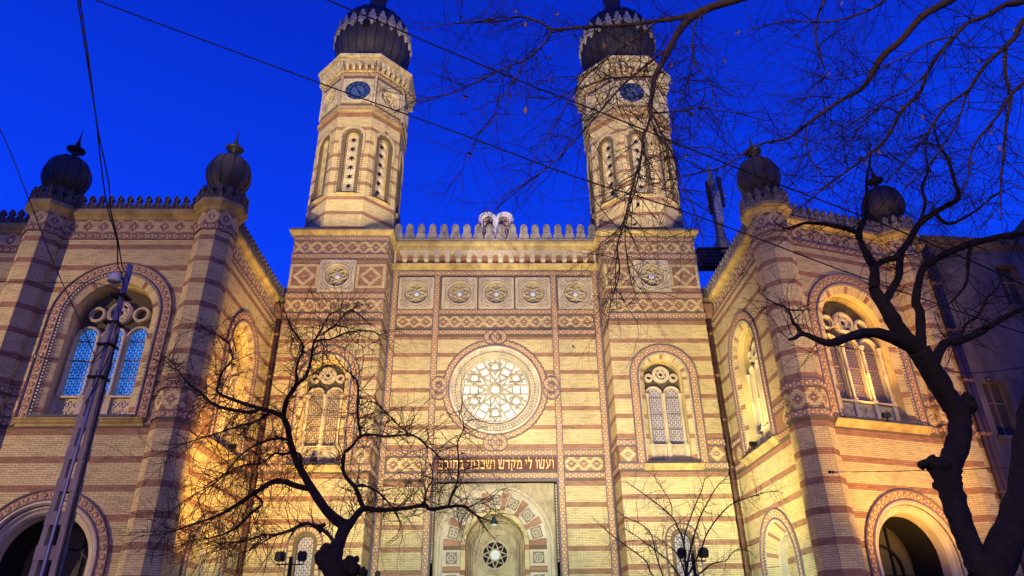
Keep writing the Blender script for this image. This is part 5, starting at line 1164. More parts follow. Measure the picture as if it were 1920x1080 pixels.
# body of the hall behind
mb = MB(); fr = F((0, 30.4, 0), (1, 0)); mb.box(fr, -9.4, 9.4, 0, 18.9, -24, -1.4); part(mb, 'hall_body', SYN, 'stucco')
TREES = {'T1':[('trunk',[[-1.813,9.938,0.532,0.1664],[-2.075,10.689,1.358,0.1728],[-1.921,9.448,2.144,0.1525],[-1.914,9.23,2.372,0.1444],[-1.994,9.214,2.542,0.1388],[-1.971,9.354,2.746,0.0915],[-1.961,9.603,2.969,0.0843],[-1.965,9.693,3.043,0.0854]]),('limb',[[-1.965,9.693,3.043,0.0783],[-2.072,9.743,3.092,0.0716],[-2.317,9.984,3.286,0.0665],[-2.646,10.384,3.649,0.0623],[-2.866,10.565,3.928,0.0521],[-3.007,10.598,4.145,0.0486],[-3.106,10.532,4.406,0.0448],[-3.14,10.417,4.59,0.0427],[-3.179,10.289,4.71,0.0405],[-3.121,10.124,4.9,0.0362],[-2.938,9.88,5.075,0.0298],[-2.903,9.668,5.215,0.0196],[-2.839,9.514,5.322,0.0175],[-2.748,9.358,5.459,0.0155],[-2.879,9.377,5.661,0.0117],[-3.007,9.451,5.831,0.0099],[-3.137,9.555,6.054,0.006]]),('limb',[[-3.179,10.289,4.71,0.0405],[-3.335,10.14,4.748,0.036],[-3.488,10.035,4.765,0.0317],[-3.79,9.933,4.84,0.0256],[-4.098,9.982,4.981,0.0199],[-4.173,10.103,5.157,0.017],[-4.213,10.256,5.438,0.0166],[-4.095,10.256,5.615,0.0147],[-4.207,10.347,5.841,0.0128],[-4.314,10.418,6.019,0.0112],[-4.626,10.595,6.209,0.0088],[-4.924,10.703,6.412,0.0063]]),('limb',[[-3.488,10.035,4.765,0.0317],[-3.562,9.984,4.684,0.0315],[-3.814,9.833,4.679,0.0271],[-4.071,9.805,4.751,0.0233],[-4.398,10.007,5.015,0.018],[-4.712,10.208,5.239,0.0143],[-5.053,10.476,5.567,0.0102],[-5.326,10.632,5.829,0.0065]]),('limb',[[-2.938,9.88,5.075,0.0278],[-2.765,9.718,5.142,0.0236],[-2.64,9.44,5.293,0.0193],[-2.577,9.258,5.501,0.0153],[-2.504,9.216,5.616,0.0131],[-2.427,9.276,5.906,0.0094],[-2.348,9.331,6.01,0.0059]]),('limb',[[-2.577,9.258,5.501,0.0153],[-2.448,9.219,5.517,0.0134],[-2.332,9.211,5.522,0.0122],[-2.151,9.242,5.626,0.0116],[-1.944,9.374,5.726,0.0102],[-1.771,9.539,5.773,0.008],[-1.609,9.726,5.705,0.0057]]),('limb',[[-2.5,9.218,5.575,0.0123],[-2.298,9.224,5.745,0.0116],[-2.205,9.338,5.978,0.0103],[-2.114,9.428,6.091,0.0088],[-1.914,9.454,5.936,0.0064]]),('limb',[[-2.646,10.384,3.649,0.0467],[-2.848,10.366,3.684,0.0448],[-3.045,10.321,3.745,0.0428],[-3.183,10.198,3.713,0.0384],[-3.323,10.022,3.545,0.0318],[-3.563,9.973,3.35,0.0259],[-3.877,10.118,3.226,0.0186],[-4.217,10.289,3.161,0.0151],[-4.658,10.469,3.06,0.0084],[-4.873,10.428,3.027,0.0053]]),('limb',[[-3.348,10.002,3.505,0.0187],[-3.219,10.024,3.392,0.0186],[-3.331,10.002,3.26,0.0166],[-3.572,10.141,3.078,0.0148],[-3.905,10.374,2.998,0.0113],[-4.285,10.56,2.975,0.0076],[-4.494,10.655,2.923,0.0046]]),('limb',[[-1.965,9.693,3.043,0.064],[-1.923,9.671,3.019,0.0567],[-1.88,9.86,3.171,0.0473],[-1.802,10.014,3.309,0.0446],[-1.648,9.991,3.283,0.037],[-1.457,9.995,3.282,0.0334],[-1.222,10.0,3.303,0.0297],[-0.961,9.97,3.332,0.0278],[-0.866,10.002,3.287,0.0297],[-0.619,9.958,3.313,0.0241],[-0.396,9.95,3.31,0.0185],[-0.266,10.106,3.235,0.0135],[-0.125,10.207,3.185,0.0098],[-0.005,10.253,3.155,0.0061]]),('limb',[[-0.619,9.958,3.313,0.0167],[-0.583,9.809,3.401,0.014],[-0.486,9.544,3.549,0.0123],[-0.459,9.348,3.719,0.0114],[-0.467,9.285,3.868,0.01],[-0.48,9.304,4.054,0.0087],[-0.402,9.392,4.285,0.0066],[-0.48,9.647,4.592,0.0046]]),('limb',[[-0.961,9.97,3.332,0.0148],[-0.92,9.83,3.508,0.0111],[-0.824,9.666,3.647,0.0088],[-0.872,9.617,3.841,0.0066]]),('limb',[[-0.396,9.95,3.31,0.0111],[-0.315,9.948,3.31,0.0104],[-0.12,9.78,3.386,0.0059]]),('limb',[[-1.802,10.014,3.309,0.0353],[-1.877,10.131,3.424,0.034],[-2.018,10.375,3.666,0.0312],[-2.255,10.62,3.921,0.0282],[-2.314,10.757,4.245,0.0256],[-2.209,10.716,4.342,0.0232],[-2.051,10.588,4.483,0.0206],[-1.857,10.459,4.471,0.0179],[-1.607,10.276,4.396,0.016],[-1.177,9.888,4.304,0.0131],[-0.965,9.679,4.125,0.0113],[-0.7,9.455,3.853,0.0087],[-0.557,9.498,3.618,0.0054]]),('limb',[[-2.051,10.588,4.483,0.0198],[-2.086,10.434,4.716,0.0181],[-2.064,10.233,4.864,0.0171],[-2.02,9.881,5.065,0.0151],[-2.056,9.733,5.137,0.0126],[-2.176,9.546,5.209,0.0093],[-2.279,9.353,5.316,0.0061]]),('limb',[[-1.177,9.888,4.304,0.0108],[-1.378,10.059,4.48,0.0102],[-1.57,10.148,4.686,0.0104],[-1.831,10.128,4.888,0.0089],[-2.022,10.224,4.861,0.0065]]),('limb',[[-2.018,10.375,3.666,0.0195],[-1.937,10.381,3.705,0.018],[-1.847,10.325,3.67,0.0171],[-1.656,10.19,3.567,0.0153],[-1.489,10.058,3.409,0.0128],[-1.351,9.991,3.259,0.0089],[-1.264,9.977,3.072,0.0055]]),('limb',[[-1.971,9.354,2.746,0.0271],[-2.019,9.375,2.775,0.0255],[-2.153,9.517,2.912,0.0243],[-2.342,9.655,3.02,0.0248],[-2.53,9.735,3.067,0.0243],[-2.679,9.699,2.981,0.0213],[-2.873,9.762,2.937,0.0178],[-3.098,9.896,2.95,0.0151],[-3.465,10.152,2.896,0.011],[-3.829,10.392,2.915,0.0075],[-4.161,10.615,2.858,0.0046]]),('limb',[[-2.873,9.762,2.937,0.0124],[-3.029,9.843,2.881,0.0107],[-3.289,10.043,2.785,0.008],[-3.579,10.289,2.746,0.0052]]),('limb',[[-2.866,10.565,3.928,0.024],[-2.982,10.644,4.237,0.0204],[-3.165,10.453,4.175,0.018],[-3.25,10.339,4.163,0.0159],[-3.352,10.121,3.971,0.0139],[-3.51,9.834,3.868,0.0112],[-3.669,9.631,3.7,0.0091],[-3.92,9.626,3.522,0.0058]]),('limb',[[-3.106,10.532,4.406,0.0204],[-3.25,10.36,4.394,0.0185],[-3.399,10.126,4.268,0.0156],[-3.533,9.82,4.037,0.0128],[-3.725,9.626,3.627,0.0101],[-4.089,9.736,3.438,0.0072],[-4.477,10.061,3.285,0.0048]]),('limb',[[-3.335,10.14,4.748,0.02],[-3.493,10.028,4.56,0.0177],[-3.661,9.786,4.412,0.0137],[-3.844,9.458,4.206,0.011],[-4.083,9.23,4.037,0.0078],[-4.418,9.259,3.903,0.005]])],'T2':[('trunk',[[3.869,6.608,0.475,0.1469],[4.046,6.381,1.4,0.1443],[4.093,6.18,1.908,0.1368],[4.127,6.165,2.07,0.1204],[4.124,6.198,2.22,0.1043],[4.124,6.244,2.363,0.0947],[4.146,6.298,2.54,0.0967],[4.17,6.345,2.713,0.1011],[4.198,6.381,2.881,0.1077],[4.244,6.402,3.007,0.109],[4.349,6.428,3.136,0.1029],[4.433,6.453,3.243,0.1016],[4.532,6.488,3.408,0.1007],[4.574,6.508,3.573,0.1021],[4.509,6.488,3.73,0.1029],[4.402,6.435,3.962,0.1091],[4.285,6.373,4.183,0.1017]]),('limb',[[4.102,6.173,1.948,0.1327],[4.327,6.129,2.274,0.1308],[4.638,6.205,2.589,0.1404],[4.959,6.379,2.949,0.1431],[5.453,6.658,3.588,0.1393],[5.928,6.727,4.367,0.1252],[6.118,6.384,5.152,0.1032],[6.522,6.072,6.34,0.0833],[6.9,5.8,7.4,0.055],[7.1,5.7,8.3,0.03],[7.5,5.7,9.0,0.012]]),('limb',[[4.285,6.373,4.183,0.0803],[4.132,6.32,4.242,0.072],[3.838,6.237,4.311,0.053],[3.586,6.176,4.273,0.0445],[3.343,6.119,4.176,0.0387],[3.209,6.098,4.156,0.0334],[3.052,6.103,4.237,0.0245],[2.985,6.103,4.242,0.0232],[2.921,6.093,4.199,0.018],[2.854,6.092,4.182,0.0103]]),('limb',[[3.015,6.102,4.236,0.0207],[2.988,6.129,4.339,0.0183],[2.963,6.145,4.392,0.0171],[2.959,6.201,4.564,0.0107],[2.827,6.244,4.669,0.0068],[2.736,6.302,4.82,0.0041]]),('limb',[[2.959,6.201,4.564,0.0107],[3.027,6.192,4.542,0.008],[3.137,6.195,4.549,0.0053]]),('limb',[[4.285,6.373,4.183,0.091],[4.129,6.317,4.316,0.0831],[4.046,6.304,4.565,0.0734],[3.986,6.327,4.802,0.0609],[4.004,6.351,4.914,0.0531],[4.088,6.404,5.142,0.0485],[4.081,6.468,5.39,0.0394],[4.109,6.538,5.66,0.0359],[4.254,6.572,5.888,0.0289],[4.345,6.603,6.122,0.0248],[4.445,6.631,6.469,0.0159],[4.565,6.618,6.792,0.0113],[4.6,6.604,7.066,0.0065]]),('limb',[[4.088,6.404,5.142,0.0343],[4.15,6.417,5.201,0.0344],[4.287,6.425,5.265,0.0346],[4.373,6.423,5.284,0.0376],[4.457,6.429,5.368,0.0378],[4.577,6.431,5.498,0.0366],[4.741,6.418,5.705,0.0356],[4.924,6.369,5.829,0.0327],[5.06,6.32,5.896,0.0297],[5.184,6.271,5.963,0.0237],[5.208,6.277,6.184,0.021],[5.249,6.304,6.528,0.0185],[5.236,6.346,6.763,0.0141],[5.279,6.368,7.038,0.0096]]),('limb',[[4.109,6.538,5.66,0.0284],[4.026,6.569,5.735,0.0271],[3.868,6.604,5.807,0.0243],[3.795,6.618,5.837,0.0213],[3.59,6.632,5.86,0.0168],[3.445,6.619,5.808,0.0137],[3.323,6.607,5.771,0.0106],[3.215,6.627,5.877,0.0061]]),('limb',[[4.0,6.301,4.624,0.0409],[4.119,6.34,4.79,0.0388],[4.314,6.387,5.029,0.0368],[4.395,6.414,5.233,0.0374],[4.457,6.429,5.368,0.0349]]),('limb',[[4.285,6.373,4.183,0.0642],[4.347,6.382,4.326,0.0541],[4.424,6.386,4.609,0.0441],[4.41,6.38,4.729,0.0444],[4.524,6.395,4.982,0.0368],[4.635,6.4,5.16,0.0372],[4.817,6.389,5.265,0.0374],[4.989,6.364,5.344,0.0404],[5.172,6.326,5.403,0.0375],[5.329,6.292,5.43,0.0345],[5.523,6.249,5.464,0.0287],[5.712,6.224,5.469,0.0229],[6.054,6.194,5.506,0.0172]]),('limb',[[4.419,6.435,4.019,0.0587],[4.506,6.45,4.156,0.0486],[4.657,6.48,4.308,0.0438],[4.83,6.527,4.346,0.0414],[5.079,6.575,4.45,0.0364],[5.445,6.599,4.64,0.0313],[5.709,6.588,4.754,0.0258],[6.185,6.511,4.927,0.0172]]),('limb',[[4.83,6.527,4.346,0.0193],[4.962,6.528,4.528,0.0168],[5.153,6.54,4.656,0.0141],[5.274,6.507,4.829,0.0114],[5.409,6.478,4.942,0.0086],[5.501,6.399,5.127,0.0057]]),('limb',[[4.924,6.369,5.829,0.0238],[5.019,6.332,5.658,0.0176],[5.292,6.235,5.769,0.0131],[5.468,6.166,5.898,0.0088],[5.694,6.1,5.994,0.0058]]),('limb',[[4.741,6.418,5.705,0.0208],[4.884,6.4,5.985,0.0181],[4.916,6.416,6.217,0.0153],[5.035,6.388,6.423,0.0123],[5.102,6.4,6.742,0.0094],[5.244,6.381,7.049,0.0064]]),('limb',[[5.172,6.326,5.403,0.0202],[5.114,6.377,5.213,0.0172],[5.06,6.435,4.984,0.0142],[4.889,6.455,4.803,0.0099],[4.698,6.441,4.672,0.0056]])],'T3':[('limb',[[8.15,4.85,11.0,0.13],[8.028,4.708,11.409,0.1161],[6.57,5.04,10.567,0.0876],[3.738,4.647,8.036,0.0525],[2.959,4.955,7.746,0.0421],[2.609,5.119,7.71,0.0385],[2.382,5.198,7.702,0.0389],[2.175,5.24,7.633,0.0317],[1.963,5.27,7.591,0.0259],[1.757,5.29,7.571,0.0216],[1.475,5.295,7.524,0.0187],[1.123,5.275,7.466,0.016],[0.771,5.223,7.372,0.0141],[0.627,5.196,7.332,0.0134],[0.484,5.189,7.44,0.0124],[0.297,5.147,7.462,0.0112],[0.089,5.074,7.306,0.0088],[-0.17,4.987,7.19,0.007],[-0.461,4.893,7.051,0.0053],[-0.685,4.844,6.906,0.0031]]),('limb',[[0.627,5.196,7.332,0.0123],[0.554,5.138,7.092,0.0109],[0.341,5.048,6.754,0.0095],[0.107,5.009,6.585,0.0078],[-0.159,5.002,6.396,0.0067],[-0.347,5.031,6.293,0.0056],[-0.729,5.108,6.26,0.0051],[-0.939,5.192,6.18,0.0031]]),('limb',[[0.341,5.048,6.754,0.0079],[0.22,4.988,6.434,0.0072],[0.07,4.961,6.113,0.0057],[0.04,4.95,5.911,0.0049],[-0.116,5.0,5.764,0.0044],[-0.201,5.045,5.53,0.0036],[-0.416,5.161,5.218,0.0024]]),('limb',[[2.382,5.198,7.702,0.0432],[2.163,5.235,7.595,0.0431],[1.993,5.216,7.371,0.0395],[1.833,5.151,7.053,0.0357],[1.708,5.075,6.766,0.0293],[1.578,4.985,6.471,0.0258],[1.504,4.891,6.186,0.0225],[1.434,4.793,5.89,0.0205],[1.41,4.746,5.743,0.0142],[1.3,4.65,5.435,0.0114],[1.247,4.591,5.19,0.0111],[1.165,4.556,4.952,0.0097],[1.105,4.565,4.744,0.0085],[1.052,4.632,4.546,0.0072],[1.005,4.728,4.406,0.0064],[1.037,4.875,4.254,0.0052],[0.98,5.073,4.074,0.0044],[0.963,5.211,3.93,0.0026]]),('limb',[[1.247,4.591,5.19,0.0089],[1.184,4.557,4.921,0.0069],[1.102,4.58,4.678,0.0055],[1.066,4.669,4.484,0.0047],[1.103,4.839,4.288,0.0043],[1.171,5.008,4.134,0.0035],[1.295,5.169,3.969,0.0022]]),('limb',[[1.578,4.985,6.471,0.0129],[1.391,4.984,6.468,0.0103],[1.139,4.973,6.435,0.0092],[1.007,4.951,6.364,0.0076],[0.812,4.912,6.232,0.0065],[0.686,4.892,6.147,0.0055],[0.437,4.905,6.111,0.004],[0.191,4.96,6.245,0.0025]]),('limb',[[1.833,5.151,7.053,0.0165],[1.546,5.064,6.718,0.0133],[1.245,4.932,6.315,0.0101],[0.985,4.781,5.864,0.0082],[0.811,4.704,5.577,0.007],[0.53,4.684,5.214,0.0058],[0.364,4.743,5.091,0.0049],[0.113,4.877,5.004,0.0039],[-0.069,4.981,4.899,0.0027]]),('limb',[[1.753,5.285,7.549,0.0144],[1.582,5.237,7.311,0.0113],[1.27,5.147,6.975,0.0087],[0.966,5.014,6.556,0.0065],[0.787,4.914,6.233,0.005],[0.508,4.763,5.582,0.0037],[0.36,4.76,5.289,0.0023]]),('limb',[[1.434,4.774,5.829,0.0096],[1.654,4.808,5.88,0.0073],[1.904,4.86,5.967,0.0061],[2.272,4.928,5.972,0.005],[2.599,5.013,5.959,0.0038],[2.847,5.069,6.081,0.0026]]),('limb',[[1.434,4.774,5.829,0.0096],[1.472,4.702,5.568,0.0079],[1.537,4.648,5.237,0.0067],[1.559,4.641,4.984,0.0055],[1.657,4.704,4.764,0.0044],[1.718,4.789,4.56,0.0035],[1.747,4.883,4.364,0.0022]]),('limb',[[2.379,5.196,7.683,0.0129],[2.17,5.21,7.478,0.0099],[2.02,5.088,6.871,0.0081],[2.018,5.05,6.724,0.008],[2.106,4.963,6.352,0.0056],[2.081,4.926,6.177,0.004],[2.078,4.865,5.802,0.0024]]),('limb',[[2.018,5.05,6.724,0.0069],[1.827,4.924,6.253,0.0061],[1.676,4.82,5.916,0.0049],[1.439,4.708,5.602,0.0035]]),('limb',[[8.2,4.9,10.0,0.13],[8.091,4.907,10.373,0.1188],[6.513,5.029,8.983,0.0802],[5.062,4.718,7.659,0.0519],[4.494,4.65,7.18,0.0393],[4.176,4.67,6.978,0.0336],[3.965,4.793,6.771,0.0311],[3.808,4.89,6.665,0.0312],[3.681,5.055,6.47,0.0236],[3.567,5.103,6.388,0.021],[3.387,5.129,6.294,0.0183],[3.032,5.136,6.023,0.0144],[2.79,5.093,5.817,0.0126],[2.428,4.972,5.634,0.0097],[2.023,4.816,5.278,0.0069],[1.755,4.709,5.122,0.0054],[1.389,4.593,4.938,0.0035],[1.202,4.56,4.871,0.0021]]),('limb',[[8.25,5.0,9.3,0.13],[8.079,5.202,9.774,0.1055],[6.396,5.089,8.238,0.0594],[5.51,4.894,7.484,0.0387],[5.207,4.824,7.326,0.0271],[4.93,4.788,7.122,0.0226],[4.686,4.764,6.995,0.0197],[4.528,4.798,6.848,0.0183],[4.39,4.87,6.707,0.017],[4.281,4.989,6.558,0.0163],[4.24,5.104,6.43,0.0158],[4.061,5.241,6.257,0.0159],[3.919,5.352,6.031,0.0159],[3.676,5.378,5.825,0.0131],[3.227,5.307,5.471,0.0101],[3.005,5.241,5.277,0.0064],[2.709,5.136,5.0,0.0036]]),('limb',[[8.35,5.1,8.2,0.1],[7.398,5.316,8.733,0.0755],[6.014,5.032,7.655,0.0455],[5.428,4.915,7.211,0.0327],[5.235,4.917,6.955,0.0254],[4.931,4.942,6.695,0.0185],[4.808,4.992,6.566,0.0171],[4.697,5.082,6.414,0.0158],[4.498,5.184,6.298,0.0143],[4.376,5.298,6.137,0.0133],[4.286,5.363,6.015,0.0106],[4.107,5.423,5.836,0.0079],[3.824,5.438,5.543,0.0041]]),('limb',[[5.235,4.917,6.955,0.0214],[5.133,4.919,6.861,0.0186],[5.069,4.982,6.615,0.0171],[5.074,5.045,6.382,0.0157],[5.079,5.06,6.307,0.0157],[4.978,5.141,6.008,0.0129],[4.877,5.203,5.67,0.0114],[4.786,5.226,5.419,0.009],[4.613,5.194,4.97,0.0048]]),('limb',[[8.4,5.1,6.9,0.07],[6.34,5.122,7.282,0.0394],[5.492,4.999,6.622,0.0238],[5.229,5.015,6.459,0.0184],[5.084,5.053,6.335,0.0157],[4.921,5.146,6.125,0.013],[4.747,5.262,5.936,0.0104],[4.656,5.324,5.762,0.0094],[4.595,5.348,5.576,0.0064],[4.454,5.365,5.339,0.0038]]),('limb',[[4.061,5.241,6.257,0.0093],[3.845,5.194,6.302,0.0079],[3.56,5.241,6.137,0.0066],[3.243,5.23,5.926,0.0052],[2.894,5.165,5.617,0.0035]]),('limb',[[5.06,4.72,7.66,0.03],[3.623,4.625,7.598,0.0214],[3.323,4.753,7.286,0.0133],[3.206,4.849,7.004,0.0106],[3.209,4.912,6.773,0.0092],[3.254,4.98,6.581,0.0068],[3.164,5.057,6.377,0.0052],[2.983,5.067,6.247,0.0031]]),('limb',[[4.528,4.798,6.848,0.0104],[4.246,4.808,6.769,0.0088],[3.998,4.9,6.649,0.0078],[3.701,4.987,6.557,0.0068],[3.386,5.027,6.488,0.0052],[3.067,5.001,6.53,0.0037]]),('limb',[[5.06,4.72,7.66,0.03],[4.101,4.55,7.51,0.0211],[3.822,4.616,7.13,0.013],[3.531,4.72,7.026,0.0104],[3.261,4.819,7.045,0.0079],[2.956,4.931,7.183,0.0065],[2.608,5.049,7.156,0.0044]]),('limb',[[3.032,5.136,6.023,0.0103],[2.992,5.161,5.855,0.0089],[3.021,5.21,5.652,0.0076],[3.147,5.276,5.515,0.0051],[3.199,5.305,5.352,0.003]]),('limb',[[4.281,4.989,6.558,0.0105],[4.101,5.106,6.43,0.009],[3.897,5.167,6.347,0.0079],[3.619,5.273,6.097,0.0063],[3.472,5.33,5.812,0.0042]]),('limb',[[4.697,5.082,6.414,0.0105],[4.581,5.271,6.102,0.009],[4.299,5.423,5.759,0.0074],[4.035,5.449,5.521,0.0052],[3.762,5.402,5.179,0.003]])],'T4':[('limb',[[4.228,16.836,1.858,0.0526],[4.435,17.271,2.748,0.0431],[4.477,17.309,3.002,0.0373],[4.571,17.295,3.372,0.0226],[4.732,16.99,3.938,0.0188],[4.828,16.666,4.26,0.0162],[4.972,16.412,4.527,0.0136],[5.171,16.312,4.809,0.0112],[5.52,16.408,5.097,0.0075]]),('limb',[[4.477,17.309,3.002,0.0249],[4.471,17.214,3.435,0.0188],[4.48,17.044,3.84,0.0163],[4.68,16.643,4.413,0.0137],[4.833,16.443,4.728,0.0112],[4.97,16.456,5.061,0.0075]]),('limb',[[4.465,17.303,2.921,0.0248],[4.45,17.118,3.66,0.0188],[4.344,16.991,3.965,0.0176],[4.215,16.997,4.257,0.0158],[3.942,17.276,4.614,0.013],[3.672,17.554,4.922,0.0113],[3.304,17.661,5.233,0.0081]]),('limb',[[4.218,16.997,4.281,0.0127],[4.23,17.015,4.566,0.0115],[4.122,17.178,4.899,0.0098],[3.957,17.327,5.278,0.0066]]),('limb',[[4.465,17.303,2.921,0.0279],[4.777,17.425,3.337,0.0215],[4.949,17.288,3.653,0.019],[5.0,17.098,3.844,0.0164],[5.184,16.693,4.154,0.0143],[5.487,16.435,4.432,0.0124],[6.047,16.592,4.638,0.01],[6.616,16.931,4.81,0.0084],[7.089,17.239,4.854,0.0065]]),('limb',[[4.446,17.284,2.805,0.0247],[4.952,17.577,3.114,0.019],[5.205,17.626,3.27,0.0159],[5.547,17.619,3.338,0.0128],[5.728,17.437,3.533,0.0102],[6.011,17.327,3.518,0.0089],[6.172,17.282,3.358,0.0063]]),('limb',[[4.412,17.235,2.633,0.0306],[3.896,16.902,2.749,0.0217],[3.517,16.591,2.961,0.0179],[3.424,16.547,3.202,0.0156],[3.246,16.535,3.371,0.0144],[2.834,16.795,3.737,0.0123],[2.594,17.06,4.012,0.0101],[2.457,17.18,4.188,0.0064]]),('limb',[[3.896,16.902,2.749,0.0205],[3.738,16.744,3.163,0.0169],[3.687,16.761,3.449,0.0146],[3.675,16.935,3.832,0.0125],[3.513,17.133,4.1,0.0114],[3.194,17.331,4.292,0.009],[2.981,17.505,4.521,0.0065]]),('limb',[[4.435,17.271,2.748,0.0246],[4.092,17.006,3.185,0.0172],[3.83,16.828,3.398,0.0135],[3.374,16.838,3.751,0.0111],[3.066,17.084,4.024,0.0076]]),('limb',[[4.471,17.305,2.864,0.0186],[4.344,17.168,3.314,0.0156],[4.16,17.019,3.533,0.0124],[3.828,16.923,3.758,0.0093],[3.598,16.962,3.883,0.0062]])]}
CABLES = {'w1':[[-21.951,2.121,14.048],[-9.866,6.528,11.525],[-8.072,7.182,11.151],[-7.2,7.5,10.969],[-6.328,7.818,10.787],[-4.481,8.136,10.188],[-2.618,8.455,9.593],[-0.65,8.773,8.968],[1.331,9.091,8.305],[2.753,9.409,8.01],[4.205,9.727,7.625],[5.679,10.045,7.185],[7.451,10.364,6.663],[9.028,10.682,6.25],[10.384,11.0,5.904],[11.74,11.318,5.558],[14.041,11.858,4.971],[25.502,14.545,2.046]],'w2':[[-17.696,2.066,15.634],[-5.995,6.092,11.475],[-4.227,6.7,10.846],[-3.355,7.0,10.536],[-2.483,7.3,10.226],[-1.618,7.6,10.045],[-0.709,7.9,9.832],[0.625,8.2,9.393],[1.847,8.5,9.07],[4.001,8.8,8.207],[6.015,9.1,7.488],[7.513,9.4,6.964],[8.534,9.7,6.663],[9.799,10.0,6.177],[11.064,10.3,5.691],[13.24,10.816,4.855],[24.382,13.458,0.575]],'w3a':[[0.753,-7.333,9.09],[-4.045,3.717,8.656],[-4.631,5.067,8.603],[-4.819,5.5,8.586],[-5.007,5.933,8.569],[-4.985,6.367,8.051],[-4.951,6.8,7.5],[-5.071,7.233,7.301],[-5.125,7.667,6.939],[-5.25,8.1,6.869],[-5.332,8.533,6.738],[-5.498,8.967,6.599],[-5.636,9.4,6.673]],'w3b':[[0.615,-7.403,9.0],[-4.048,3.706,8.644],[-4.618,5.064,8.6],[-4.801,5.5,8.586],[-4.984,5.936,8.572],[-4.969,6.371,8.055],[-4.909,6.807,7.379],[-5.032,7.242,7.291],[-5.11,7.678,7.075],[-5.294,8.113,7.018],[-5.341,8.549,6.774],[-5.447,8.984,6.609],[-5.599,9.42,6.684]],'w4':[[-12.191,-1.872,17.871],[-7.9,5.406,10.092],[-7.243,6.52,8.902],[-6.96,7.0,8.389],[-6.677,7.48,7.876],[-6.358,7.96,7.112],[-6.088,8.44,6.389],[-5.793,8.92,5.71],[-5.721,9.4,5.349]],'w5':[[-22.575,17.976,11.179],[-13.874,13.727,8.871],[-11.669,12.65,8.286],[-10.338,12.0,7.933],[-9.007,11.35,7.58],[-7.399,10.7,7.217],[-6.388,10.05,6.857],[-5.562,9.4,6.372]],'w6':[[-15.14,21.55,10.181],[-10.142,15.475,7.68],[-5.612,9.4,5.219]],'w7':[[4.548,6.45,4.024],[4.942,6.838,4.121],[5.53,7.225,4.263],[6.313,7.612,4.465],[7.189,8.0,4.645],[8.065,8.388,4.825],[9.84,9.174,5.19],[17.972,12.776,6.861]],'w8':[[10.063,20.9,6.133],[9.994,17.925,5.494],[9.872,14.95,4.873],[9.254,11.975,4.27],[7.839,9.0,3.65],[6.424,6.025,3.03],[4.587,2.163,2.225],[2.774,-1.65,1.431]]}
# ------------------------------------------------------------ trees
def smooth_path(pts, sub=3):
    P = [np.array(p, float) for p in pts]; out = []
    for i in range(len(P) - 1):
        p0 = P[max(i - 1, 0)]; p1 = P[i]; p2 = P[i + 1]; p3 = P[min(i + 2, len(P) - 1)]
        for t in range(sub):
            t_ = t / sub; a = .5 * ((2 * p1) + (-p0 + p2) * t_ + (2 * p0 - 5 * p1 + 4 * p2 - p3) * t_ ** 2 + (-p0 + 3 * p1 - 3 * p2 + p3) * t_ ** 3); a[3] = max(a[3], .0012)
            out.append(a)
    out.append(P[-1]); return out
def grow(R, mb, p, d, ln, rad, lvl, droop, wob, seg):
    n = max(3, int(ln / seg)); pts = [p.copy()]; st = ln / n; dirs = []
    bend = np.array([R.gauss(0, 1), R.gauss(0, 1), R.gauss(0, 1)]) * wob * .6
    for i in range(n):
        d = d + bend * st + np.array([R.gauss(0, 1), R.gauss(0, 1), R.gauss(0, 1)]) * wob * math.sqrt(st) * .5 + np.array([0, 0, -droop * st])
        d /= np.linalg.norm(d); p = p + d * st; pts.append(p.copy()); dirs.append(d.copy())
    rr_ = [rad * (1 - .8 * i / n) for i in range(n + 1)]
    b = len(mb.v); k = 3
    up = np.array([.3, .2, .9])
    for i in range(n + 1):
        dd = dirs[min(i, n - 1)]; x = np.cross(dd, up); x /= np.linalg.norm(x) + 1e-9; y = np.cross(dd, x)
        for j in range(k):
            a = 2.0944 * j; mb.v.append(tuple(pts[i] + (x * math.cos(a) + y * math.sin(a)) * rr_[i]))
    for i in range(n):
        for j in range(k):
            jj = (j + 1) % k; mb.f.append([b + i * k + j, b + i * k + jj, b + (i + 1) * k + jj, b + (i + 1) * k + j]); mb.m.append(0); mb.sm.append(True)
    if lvl > 0:
        for i in range(1, n):
            if R.random() < .72:
                q = np.array([R.gauss(0, 1), R.gauss(0, 1) * .8, R.gauss(0, 1)]); q /= np.linalg.norm(q); d2 = dirs[i] * .75 + q * .75; d2 /= np.linalg.norm(d2)
                grow(R, mb, pts[i], d2, ln * (.30 + .35 * R.random()), rr_[i] * .7, lvl - 1, droop, wob, seg)
